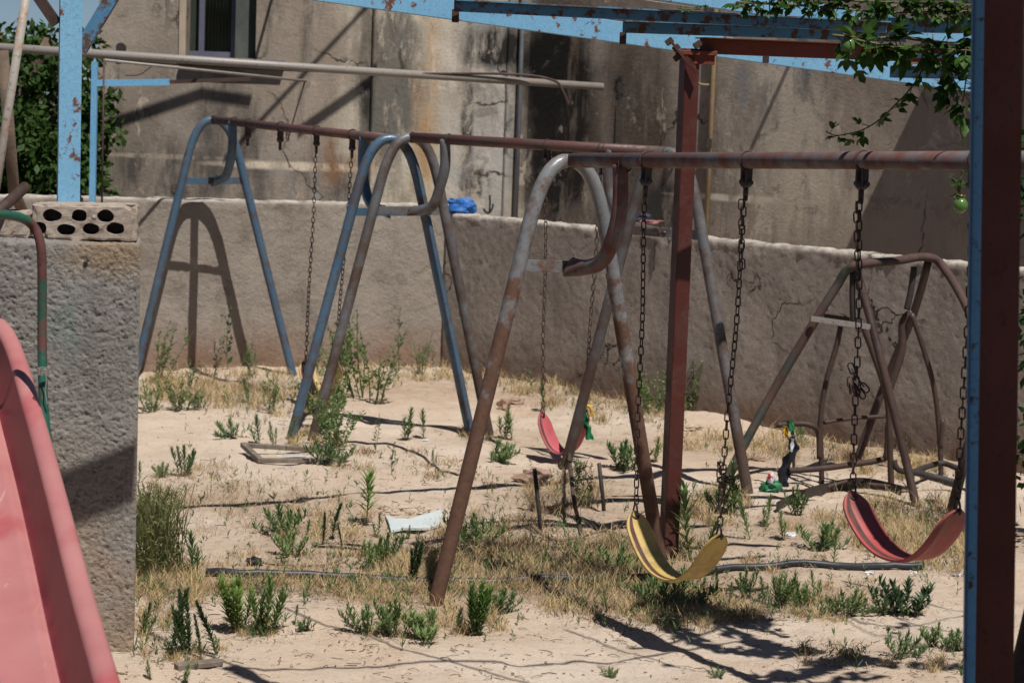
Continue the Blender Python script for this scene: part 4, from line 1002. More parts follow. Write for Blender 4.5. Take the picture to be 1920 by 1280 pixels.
t.part('yellow_strip', ribbon([P(1474, 798, YF - .03), P(1472, 808, YF - .03), P(1476, 820, YF - .03)], (.03, .025), None, '', '', ''), M['yellow'])
t.part('green_knot', ribbon([P(1478, 788, YF - .04), P(1483, 798, YF - .04), P(1486, 815, YF - .04)], (.05, .02), None, '', '', ''), M['green'])
t.part('red_tip', ribbon([P(1456, 912, YF - .04), P(1460, 920, YF - .04)], (.04, .02), None, '', '', ''), M['redcloth'])
t = Thing('plastic_bag', 'crumpled green, white and red plastic bag lying by the glider swing', 'bag', G(1445, 925))
gy = G(1445, 922).y
mb = MB(); mb.sphere(P(1445, 912, gy), .055, 12, 9, (1.05, .6, .62), .9, 3); t.part('green_bag', mb, M['green'])
mb = MB(); mb.sphere(P(1446, 897, gy - .02), .03, 10, 8, (.9, .6, 1.0), .9, 5); t.part('white_corner', mb, M['white'])
mb = MB(); mb.sphere(P(1443, 893, gy - .035), .012, 8, 6, (1, .6, 1.3), .5, 6); t.part('red_mark', mb, M['redcloth'])
YD = 13.45
t = Thing('toy_hook', 'yellow plastic ring with a green ribbon hanging beside the pink swing', 'ribbon', P(1100, 770, YD))
t.part('ring', MB().tube(spline([P(1097, 768, YD), P(1100, 761, YD), P(1106, 763, YD), P(1110, 772, YD), P(1107, 780, YD)], 5), .009, 8), M['yellow'])
t.part('ribbon', ribbon([P(1097, 772, YD), P(1098, 790, YD), P(1103, 806, YD), P(1106, 824, YD)], (.03, .045), None, '', '', '', seed=3), M['green'])
q = on_plane(865, 386, CR, Vector((-rd.y, rd.x, 0)))
q = Vector((q.x, q.y + .12, 1.30))
t = Thing('plastic_bag', 'bright blue crumpled plastic bag on top of the wall corner', 'bag', q)
mb = MB(); mb.sphere(P(866, 388, q.y), .085, 22, 16, (1.25, .5, .75), .7, 8); t.part('bag_body', mb, M['bluebag'])
mb = MB(); mb.sphere(P(848, 378, q.y - .01), .035, 12, 8, (1.1, .5, .6), 1.0, 2); t.part('bag_handle', mb, M['bluebag'])
q = on_plane(1215, 402, CR, Vector((-rd.y, rd.x, 0)))
t = Thing('cloth_bundle', 'dark blue and pink cloth bundle lying on the wall behind the red post', 'cloth', (q.x, q.y + .08, 1.24))
mb = MB(); mb.sphere(P(1203, 408, q.y + .1), .055, 14, 9, (1.2, .6, .6), .9, 3); t.part('dark_cloth', mb, M['navy'])
mb = MB(); mb.sphere(P(1222, 416, q.y + .06), .05, 14, 9, (1.5, .6, .3), .8, 4); t.part('pink_cloth', mb, M['pinkcloth'])

# ================================================================ THINGS ON THE GROUND
def on_ground(pts, r, dz=0.0, n=5):
    pts = spline([G(*p) for p in pts], n); return [Vector((p.x, p.y, terr(p.x, p.y) + r * .55 + dz)) for p in pts]
hp1 = [(388, 1081), (450, 1083), (540, 1084), (640, 1089), (720, 1093), (860, 1098), (960, 1096), (1060, 1092), (1180, 1090), (1300, 1082), (1420, 1070), (1560, 1067), (1660, 1068), (1732, 1066)]
single('hose', MB().tube(on_ground(hp1, .017, .012), [.017] * 66, 12), M['hose'], 'thick black hose lying across the sand under the near swing frame', 'hose', G(388, 1081))
single('hose', MB().tube(on_ground([(636, 829), (690, 833), (745, 838), (790, 855), (822, 879), (860, 892)], .008), [.008] * 26, 8), M['hose'], 'thin black irrigation line in the sand right of the wooden frame', 'hose', G(690, 833))
single('hose', MB().tube(on_ground([(470, 1052), (520, 1060), (580, 1062), (640, 1050)], .006), .006, 8), M['twig'], 'thin dark stick line just above the left end of the thick hose', 'stick', G(520, 1060)).name = 'stick'
# wooden frame
c = [G(470, 856), G(622, 858), G(606, 846), G(478, 846)]
zf = sum(p.z for p in c) / 4 + .03
co = [Vector((p.x, p.y, zf + dz)) for p, dz in zip((G(488, 869), G(644, 865), G(606, 846), G(456, 850)), (-.005, -.005, .0, .0))]
t = Thing('wooden_tray', 'empty grey wooden frame lying flat on the sand beside the blue leg', 'frame', (co[0] + co[2]) / 2)
for i in range(4):
    a, b = co[i], co[(i + 1) % 4]; e = (b - a).normalized() * .012
    t.part('rail', MB().bar(a - e * (i % 2), b + e * (i % 2), .035, .028 + .003 * (i % 2), UPZ, .003), M['wood'])
g = G(550, 858); t.part('glass_shard', MB().box((g.x, g.y, zf - .012), (.2, .03, .004), Matrix.Rotation(.2, 3, 'Z')), M['tile'])
# broken pale sheet
o = [G(x, y) for x, y in ((722, 967), (728, 985), (733, 1000), (757, 997), (786, 1003), (806, 994), (828, 988), (829, 962), (790, 966), (768, 976), (745, 980))]
zc = max(p.z for p in o) + .008; mb = MB(); n = len(o)
top_ = [Vector((p.x, p.y, zc + .01 * math.sin(i * 2.1))) for i, p in enumerate(o)]; mb.add(top_ + [p - UPZ * .012 for p in top_], [tuple(range(n))[::-1], tuple(range(n, 2 * n))] + [(i, (i + 1) % n, (i + 1) % n + n, i + n) for i in range(n)])
single('broken_sheet', mb, M['tile'], 'broken pale blue sheet half buried in the sand left of the near leg', 'sheet', G(775, 985))
rg = random.Random(4)
mb = MB()
for i in range(60):
    p = G(rg.uniform(712, 800), rg.uniform(950, 966)); r = rg.uniform(.006, .02); mb.sphere(p + UPZ * r * .2, r, 7, 5, (1.3, 1, .8), .8, i)
single('sand_clods', mb, M['sand'], 'heap of sandy clods behind the broken pale sheet', 'clods', G(750, 958), kind='stuff')
def rock(x, y, r, sc, mat, label, seed, name='rock'):
    g = G(x, y); return single(name, MB().sphere(g + UPZ * r * sc[2] * .6, r, 14, 10, sc, .9, seed), mat, label, 'rock', g)
rock(945, 768, .055, (.8, .7, 1.0), M['rock'], 'reddish brick lump standing on the sand below the wall corner', 4)
rock(965, 757, .05, (1.2, .8, .5), M['rock'], 'flat pale rock right behind the reddish brick lump', 14)
rock(1002, 905, .075, (1.5, .9, .7), M['rock'], 'big pinkish rock between the near frame and the dark stake', 24)
rock(1290, 803, .06, (1.3, .8, .35), M['pale_reveal'], 'pale flat stone at the foot of the dark wall behind the red post', 34)
rock(1415, 862, .05, (1.3, .8, .3), M['rock'], 'small orange brown stone left of the cloth streamer', 44)
rock(475, 1060, .03, (1.2, .8, .9), M['dark'], 'small dark clod above the left end of the thick hose', 54)
p = G(485, 1052)
# stakes
def stake(name, a, b, r, mat, label, cat='stake'):
    return single(name, MB().tube([Vector(a), Vector(a).lerp(Vector(b), .5) + Vector((.004, 0, 0)), Vector(b)], r, 10), mat, label, cat, a)
g = G(1018, 1003); stake('metal_stake', g - UPZ * .1, P(1002, 878, g.y), .0115, M['dark'], 'left one of two burnt black stakes standing in the sand')
g = G(1136, 958); stake('metal_stake', g - UPZ * .1, P(1123, 868, g.y), .0115, M['dark'], 'right one of two burnt black stakes standing in the sand')
single('branch', MB().tube(spline([P(998, 985, G(1010, 1005).y), G(1020, 1010, .02), G(1050, 1020, .02), G(1100, 1010, .02), G(1160, 990, .02), G(1215, 965, .03)], 5), [.012 - .0003 * i for i in range(26)], 8), M['bark'], 'crooked dead branch on the ground below the left black stake', 'branch', G(1020, 1010))
single('branch', MB().tube(spline([G(1066, 880, .1), P(1075, 930, G(1090, 990).y), G(1085, 985, .02), G(1092, 1010, .01)], 5), .011, 8), M['greypipe'], 'thin grey stick leaning from the foot of the middle frame', 'stick', G(1085, 985)).name = 'stick'
g0 = G(330, 1255); g1 = G(414, 1246)
single('plank', MB().bar(g0 + UPZ * .012, g1 + UPZ * .012, .05, .022, UPZ, .003), M['wood'], 'short pale board on the sand at bottom left behind the slide', 'plank', g0)
# rusted band and hollow by the glider
ys = G(1540, 935).y
pts = [(1455, 948, 0), (1500, 925, .0), (1550, 910, .0), (1600, 900, 0), (1640, 903, 0), (1690, 915, 0)]
top_ = spline([G(x, y + 14) + UPZ * .06 for x, y, _ in pts], 5); mb = MB(); vs = []
for i, p in enumerate(top_): vs += [p, p - UPZ * .14, p - UPZ * .14 + Vector((.0, .012, 0)), p + Vector((0, .012, 0))]
n = len(top_); mb.add(vs, [(i * 4 + k, i * 4 + (k + 1) % 4, (i + 1) * 4 + (k + 1) % 4, (i + 1) * 4 + k)[::-1] for i in range(n - 1) for k in range(4)] + [(0, 1, 2, 3), tuple((n - 1) * 4 + k for k in range(4))[::-1]])
single('metal_band', mb, M['dark'], 'curved rusty metal band half buried under the glider swing', 'metal band', G(1540, 930))
# scraps
for i, (x, y, r, lab) in enumerate(((1484, 1004, .024, 'white plastic scrap left of the red swing'), (1630, 1076, .016, 'pale blue scrap under the red swing by the hose'), (1712, 1074, .014, 'bluish scrap at the right end of the thick hose'), (1587, 1218, .02, 'white scrap in the leafy shade at bottom right'),
        (798, 828, .014, 'white scrap in the sand between the middle frame legs'), (1628, 915, .009, 'tiny blue scrap beneath the glider swing'), (740, 985, .006, 'tiny white chip on the broken sheet'), (1795, 1078, .015, 'white scrap beside the blue post'), (552, 1072, .008, 'white chip by the hose at left'))):
    single('plastic_scrap', MB().sphere(G(x, y, r * .3), r, 9, 6, (1.4, .9, .5), 1.0, i * 3), M['litter'] if i not in (1, 2, 5) else M['tile'], lab, 'scrap', G(x, y))

# loose twigs and pebbles: uncountable
rg = random.Random(77); mb = MB()
for i in range(1100):
    if i < 500: x, y = rg.uniform(200, 1850), rg.uniform(1130, 1330)
    else: x, y = rg.gauss(rg.choice((700, 1050, 430, 1500)), 190), rg.uniform(780, 1120)
    g = G(x, y); L = rg.uniform(.015, .07); an = rg.gauss(0, 1.0); d = Vector((math.cos(an), math.sin(an), 0)); r = rg.uniform(.0008, .0019)
    pts = [g - d * L / 2 + UPZ * .002, g + Vector((-d.y, d.x, 0)) * L * rg.uniform(-.2, .2) + UPZ * rg.uniform(.002, .012), g + d * L / 2 + UPZ * .002]
    mb.tube(pts, r, 4, False)
single('ground_litter', mb, M['twig'], None, None, G(960, 1100), kind='stuff')
mb = MB()
for i in range(1500):
    x, y = rg.uniform(180, 1900), rg.uniform(760, 1330); g = G(x, y); r = rg.choice((.0025, .003, .004, .006)) ; mb.sphere(g + UPZ * r * .3, r, 5, 4, (1.2, 1, .7), .5, i)
single('gravel', mb, M['rock'], None, None, G(960, 1100), kind='stuff')

# ---- dry grass
PATCH = [  # px, py, rx, ry, blades, length, lean, dark
    (420, 728, 140, 30, 1900, .11, .5, 0), (520, 760, 110, 25, 900, .10, .6, 0), (640, 705, 120, 28, 800, .09, .6, 0), (770, 695, 90, 22, 500, .08, .7, 0), (900, 700, 90, 22, 800, .12, .6, 0), (985, 715, 90, 24, 700, .13, .6, 0),
    (1080, 745, 90, 26, 700, .10, .7, 1), (1180, 775, 90, 22, 600, .10, .7, 1), (1400, 830, 160, 18, 900, .11, .6, 0), (1560, 850, 160, 20, 700, .10, .6, 1), (1700, 880, 90, 20, 600, .10, .6, 0), (310, 700, 60, 12, 300, .08, .6, 1),
    (640, 1058, 250, 20, 1300, .08, .9, 0), (560, 1105, 180, 16, 1500, .08, 1.0, 0), (760, 1110, 130, 26, 1500, .09, .8, 0), (900, 1075, 170, 40, 2600, .10, .8, 0), (1050, 1060, 160, 45, 2300, .12, .8, 1), (1200, 1060, 130, 60, 1900, .12, .8, 0),
    (1160, 1120, 150, 40, 1800, .09, .9, 0), (1300, 1140, 140, 28, 1500, .08, .9, 0), (1440, 1140, 120, 22, 800, .07, .9, 0), (1560, 1110, 100, 22, 400, .06, .9, 0), (1700, 990, 110, 48, 2100, .14, .6, 0), (1770, 1040, 60, 40, 900, .12, .7, 0),
    (1350, 950, 60, 30, 600, .10, .7, 0), (1280, 1010, 60, 50, 700, .13, .6, 0), (1060, 930, 70, 40, 700, .13, .7, 1), (960, 960, 120, 40, 700, .10, .9, 1), (870, 1000, 80, 40, 500, .10, .9, 0), (470, 950, 170, 55, 900, .08, 1.1, 1), (370, 905, 90, 30, 500, .08, .9, 1),
    (620, 985, 90, 45, 700, .08, .8, 0), (310, 1100, 70, 50, 1400, .11, .7, 0), (290, 1190, 45, 40, 400, .08, .8, 0), (480, 1180, 60, 20, 350, .06, .9, 0), (350, 1225, 70, 15, 300, .06, .9, 0), (740, 1180, 100, 22, 500, .07, .9, 0), (880, 1165, 80, 25, 500, .09, .8, 0),
    (740, 870, 120, 25, 350, .07, .9, 1), (860, 900, 70, 16, 300, .06, .9, 1), (590, 830, 50, 20, 500, .09, .6, 0), (900, 815, 50, 12, 260, .07, .8, 1), (1480, 990, 120, 25, 400, .10, .7, 0), (1630, 985, 70, 18, 400, .09, .8, 1),
    (1650, 1150, 110, 20, 200, .06, 1, 0), (1560, 1230, 60, 18, 300, .07, .8, 1), (1740, 1240, 80, 20, 200, .07, .8, 0), (1250, 1170, 80, 20, 300, .07, .9, 1), (1480, 1060, 90, 15, 300, .07, .9, 0)]
rg = random.Random(12); ma, mbb = MB(), MB()
def blade(mb, g, L, lean, w, rg, bend=.5):
    an = rg.uniform(0, 2 * math.pi); h = Vector((math.cos(an), math.sin(an), 0)); el = max(.05, 1.35 - abs(rg.gauss(0, 1)) * lean)
    d = h * math.cos(el) + UPZ * math.sin(el); s = Vector((rg.uniform(.5, 1), rg.uniform(-.4, .4), 0)).normalized() * w / 2
    p1 = g + d * L * .5; p2 = p1 + (d + h * bend * .7 - UPZ * bend * rg.uniform(.1, .9)).normalized() * L * .5
    mb.add([g - s, g + s, p1 + s * .7, p1 - s * .7, p2], [(0, 1, 2, 3), (3, 2, 4)])
for (px, py, rx, ry, n, L, lean, dk) in PATCH:
    seedc = [(rg.uniform(-1, 1), rg.uniform(-1, 1)) for _ in range(max(4, n // 45))]
    for i in range(int(n * 1.55)):
        cx, cy = rg.choice(seedc); u, v = cx + rg.gauss(0, .10), cy + rg.gauss(0, .13)
        if u * u + v * v > 1.4: continue
        g = G(px + u * rx, py + v * ry)
        blade(mbb if (rg.random() < (.65 if dk else .3)) else ma, g - UPZ * .003, L * rg.uniform(.35, 1.2), lean * .8, rg.uniform(.0016, .0032) * (1.3 if g.y > 13 else 1), rg)
# long seed stalks
for (px, py, n, L) in ((1290, 1130, 10, .35), (1230, 1160, 8, .25), (1560, 935, 8, .3), (1500, 900, 8, .35), (1000, 1050, 22, .35), (1120, 1040, 26, .38), (1200, 1010, 14, .4), (860, 1060, 10, .3), (960, 770, 10, .3), (300, 760, 10, .55), (1080, 960, 14, .4), (1370, 820, 6, .4), (330, 1000, 14, .3), (420, 940, 20, .22), (1660, 1000, 12, .3)):
    for i in range(n):
        g = G(px + rg.gauss(0, 35), py + rg.gauss(0, 10)); blade(ma if i % 2 else mbb, g, L * rg.uniform(.5, 1.1), .7, .0022, rg, .8)
# matted bits lying flat, and a sprinkling of fine green sprouts
mc, mg = MB(), MB()
for (px, py, rx, ry, n, L, lean, dk) in PATCH:
    for i in range(int(n * .55)):
        u, v = rg.gauss(0, .6), rg.gauss(0, .7); g = G(px + u * rx, py + v * ry); an = rg.uniform(0, 6.28); d = Vector((math.cos(an), math.sin(an), rg.gauss(0, .12))); s = Vector((-d.y, d.x, 0)) * rg.uniform(.0008, .0018)
        l = L * rg.uniform(.3, .8); b = Vector((-d.y, d.x, 0)) * l * rg.uniform(-.25, .25) + UPZ * rg.uniform(0, .02); z = UPZ * rg.uniform(.001, .012); p0, p1, p2_ = g + z, g + d * l * .5 + b + z, g + d * l + z
        (mc if rg.random() < .3 else mbb).add([p0 - s, p0 + s, p1 + s, p1 - s, p2_], [(0, 1, 2, 3), (3, 2, 4)])
    for i in range(int(n * .055)):
        g = G(px + rg.gauss(0, .6) * rx, py + rg.gauss(0, .8) * ry); h = rg.uniform(.02, .085)
        for k in range(rg.randint(4, 10)): leaf_quad(mg, g + UPZ * h * rg.uniform(0, .7), (rnd_dir(rg, -.1) + UPZ * .7), rnd_dir(rg), h * rg.uniform(.3, .7), .006)
single('matted_straw', mc, M['twig'], None, None, G(960, 1050), kind='stuff'); single('green_sprouts', mg, M['weed'], None, None, G(960, 1050), kind='stuff')
single('dry_grass', ma, M['straw'], None, None, G(960, 1050), kind='stuff'); single('old_grass', mbb, M['straw_dark'], None, None, G(960, 1050), kind='stuff')

# ---- weeds, each one a plant of its own
def weed_spike(seed, stems=3, leafL=.2, leafW=.028, dens=46, spread=.18, low=.02, up=(.5, 1.25), width=1.0):
    rg = random.Random(seed); mb = MB()
    for s in range(stems):
        an = rg.uniform(0, 6.28); h = 1.0 if s == 0 else rg.uniform(.45, .95); off = Vector((math.cos(an), math.sin(an), 0)) * (spread * rg.uniform(.3, 1) if s else 0)
        b = off * .35 - UPZ * .03; tip = off * 1.2 + UPZ * h * .93
        mid = (b + tip) / 2 + Vector((rg.uniform(-.03, .03), rg.uniform(-.03, .03), 0)); pts = spline([b, mid, tip], 4); mb.m = 1; mb.tube(pts, [.012 * (1 - .06 * i) for i in range(9)], 5, False); mb.m = 0
        n = int(dens * h * 1.25)
        for i in range(n):
            k = low + (1 - low) * (i / n) ** .8; p = b.lerp(mid, k * 2) if k < .5 else mid.lerp(tip, k * 2 - 1)
            a = i * 2.4 + rg.uniform(-.3, .3); el = up[0] + (up[1] - up[0]) * k + rg.uniform(-.15, .15)
            d = Vector((math.cos(a) * math.cos(el), math.sin(a) * math.cos(el), math.sin(el)))
            L = leafL * width * 1.12 * (1 - .35 * abs(k - .55) * 2) * rg.uniform(.75, 1.15); sd = Vector((-math.sin(a), math.cos(a), 0)); q1 = p + d * L * .55; d2 = (d - UPZ * .25 + Vector((math.cos(a), math.sin(a), 0)) * .12).normalized(); q2 = q1 + d2 * L * .45
            w = leafW * rg.uniform(1.0, 1.6) / 2; mb.add([p - sd * w * .5, p + sd * w * .5, q1 + sd * w - UPZ * w * .2, q1 - sd * w - UPZ * w * .2, q2], [(0, 1, 2, 3), (3, 2, 4)])
    return mb
def weed_tall(seed, stems=5, leafL=.07, leafW=.035, spread=.3, n_leaf=26, br=3):
    rg = random.Random(seed); mb = MB()
    def twig(b, tip, r, n):
        mid = b.lerp(tip, .5) + Vector((rg.uniform(-.04, .04), rg.uniform(-.04, .04), 0)); pts = spline([b, mid, tip], 3); mb.m = 1; mb.tube(pts, [r * (1 - .1 * i) for i in range(7)], 4, False); mb.m = 0
        for i in range(n):
            k = .12 + .88 * i / n; p = b.lerp(mid, k * 2) if k < .5 else mid.lerp(tip, k * 2 - 1); d = (rnd_dir(rg, -.3) + UPZ * .35).normalized()
            L = leafL * rg.uniform(.6, 1.25) * (1.15 - .5 * k); leaf_quad(mb, p, d, rnd_dir(rg), L, L * leafW / leafL)
    for s in range(stems):
        an = rg.uniform(0, 6.28); off = Vector((math.cos(an), math.sin(an), 0)) * spread * rg.uniform(.2, 1); h = rg.uniform(.55, 1); b = off * .25 - UPZ * .03; tip = off + UPZ * h
        twig(b, tip, .008, n_leaf)
        for q in range(br):
            k = rg.uniform(.25, .75); p = b.lerp(tip, k); a2 = rg.uniform(0, 6.28); twig(p, p + Vector((math.cos(a2) * .14, math.sin(a2) * .14, rg.uniform(.1, .25))), .005, n_leaf // 3)
    return mb
def weed_feather(seed, n=330, spread=.42):
    rg = random.Random(seed); mb = MB()
    for i in range(n):
        b = Vector((rg.gauss(0, spread * .3), rg.gauss(0, spread * .3), -.02)); a = rg.uniform(0, 6.28); d = (Vector((math.cos(a), math.sin(a), 0)) * rg.uniform(0, .5) + Vector((.28, 0, 0)) + UPZ).normalized()
        L = rg.uniform(.45, 1.05); prev = b
        for k in range(4):
            q = prev + d * L / 4; s = Vector((1, 0, 0)) * .006; mb.add([prev - s, prev + s, q + s, q - s], [(0, 1, 2, 3)])
            for _ in range(3): leaf_quad(mb, prev.lerp(q, rg.random()), (d + rnd_dir(rg) * 1.1).normalized(), rnd_dir(rg), .10, .012)
            prev = q; d = (d + Vector((math.cos(a), math.sin(a), 0)) * .08).normalized()
    return mb
VAR = {}
def variants(key, fn, n, mats):
    VAR[key] = []
    for i in range(n): VAR[key].append(fn(i + hash_seed(key)).mesh('weed_mesh', mats))
def hash_seed(k): return sum(ord(c) for c in k) * 7
variants('one', lambda s: weed_spike(s, 1 + s % 3, .27, .03, 44, .22), 6, [M['weed'], M['wstem']])
variants('dark', lambda s: weed_spike(s, 1, .13, .022, 110, .1, up=(.6, 1.2)), 3, [M['weed_dark'], M['wstem']])
variants('darkclump', lambda s: weed_spike(s, 5, .14, .024, 90, .28, up=(.6, 1.2)), 3, [M['weed_dark'], M['wstem']])
variants('clump', lambda s: weed_spike(s, 7, .26, .03, 46, .5), 4, [M['weed'], M['wstem']])
variants('bright', lambda s: weed_spike(s, 7, .24, .026, 60, .34), 3, [M['weed_bright'], M['wstem']])
variants('low', lambda s: weed_spike(s, 12, .40, .05, 26, 1.0), 5, [M['weed'], M['wstem']])
variants('lowdark', lambda s: weed_spike(s, 9, .36, .06, 26, .9), 2, [M['weed_dark'], M['wstem']])
variants('star', lambda s: weed_spike(s, 1, .36, .032, 46, .05, low=.25, up=(.15, 1.1)), 2, [M['weed_bright'], M['wstem']])
variants('tall', lambda s: weed_tall(s), 4, [M['weed'], M['wstem']])
variants('bush', lambda s: weed_tall(s, 12, .085, .045, .62, 26, 3), 3, [M['weed'], M['wstem']])
variants('thin', lambda s: weed_tall(s, 1, .09, .04, .1, 16, 3), 3, [M['weed_dark'], M['wstem']])
variants('feather', lambda s: weed_feather(s, 170), 2, [M['wispy'], M['wstem']])
WG = {'one': ('spiky_weed', 'single stemmed spiky weeds in the sand'), 'dark': ('spiky_weed', 'dark needle leaved weeds'), 'darkclump': ('spiky_weed', 'dark needle leaved weeds'), 'clump': ('weed_clump', 'green weed clumps in the sand'),
      'bright': ('weed_clump', 'green weed clumps in the sand'), 'low': ('weed_clump', 'green weed clumps in the sand'), 'lowdark': ('weed_clump', 'green weed clumps in the sand'), 'star': ('star_weed', 'green weed clumps in the sand'),
      'tall': ('tall_weed', 'tall leafy weeds by the wall'), 'bush': ('bushy_weed', 'tall leafy weeds by the wall'), 'thin': ('tall_weed', 'tall leafy weeds by the wall'), 'feather': ('feathery_weed', 'feathery weeds by the rough wall')}
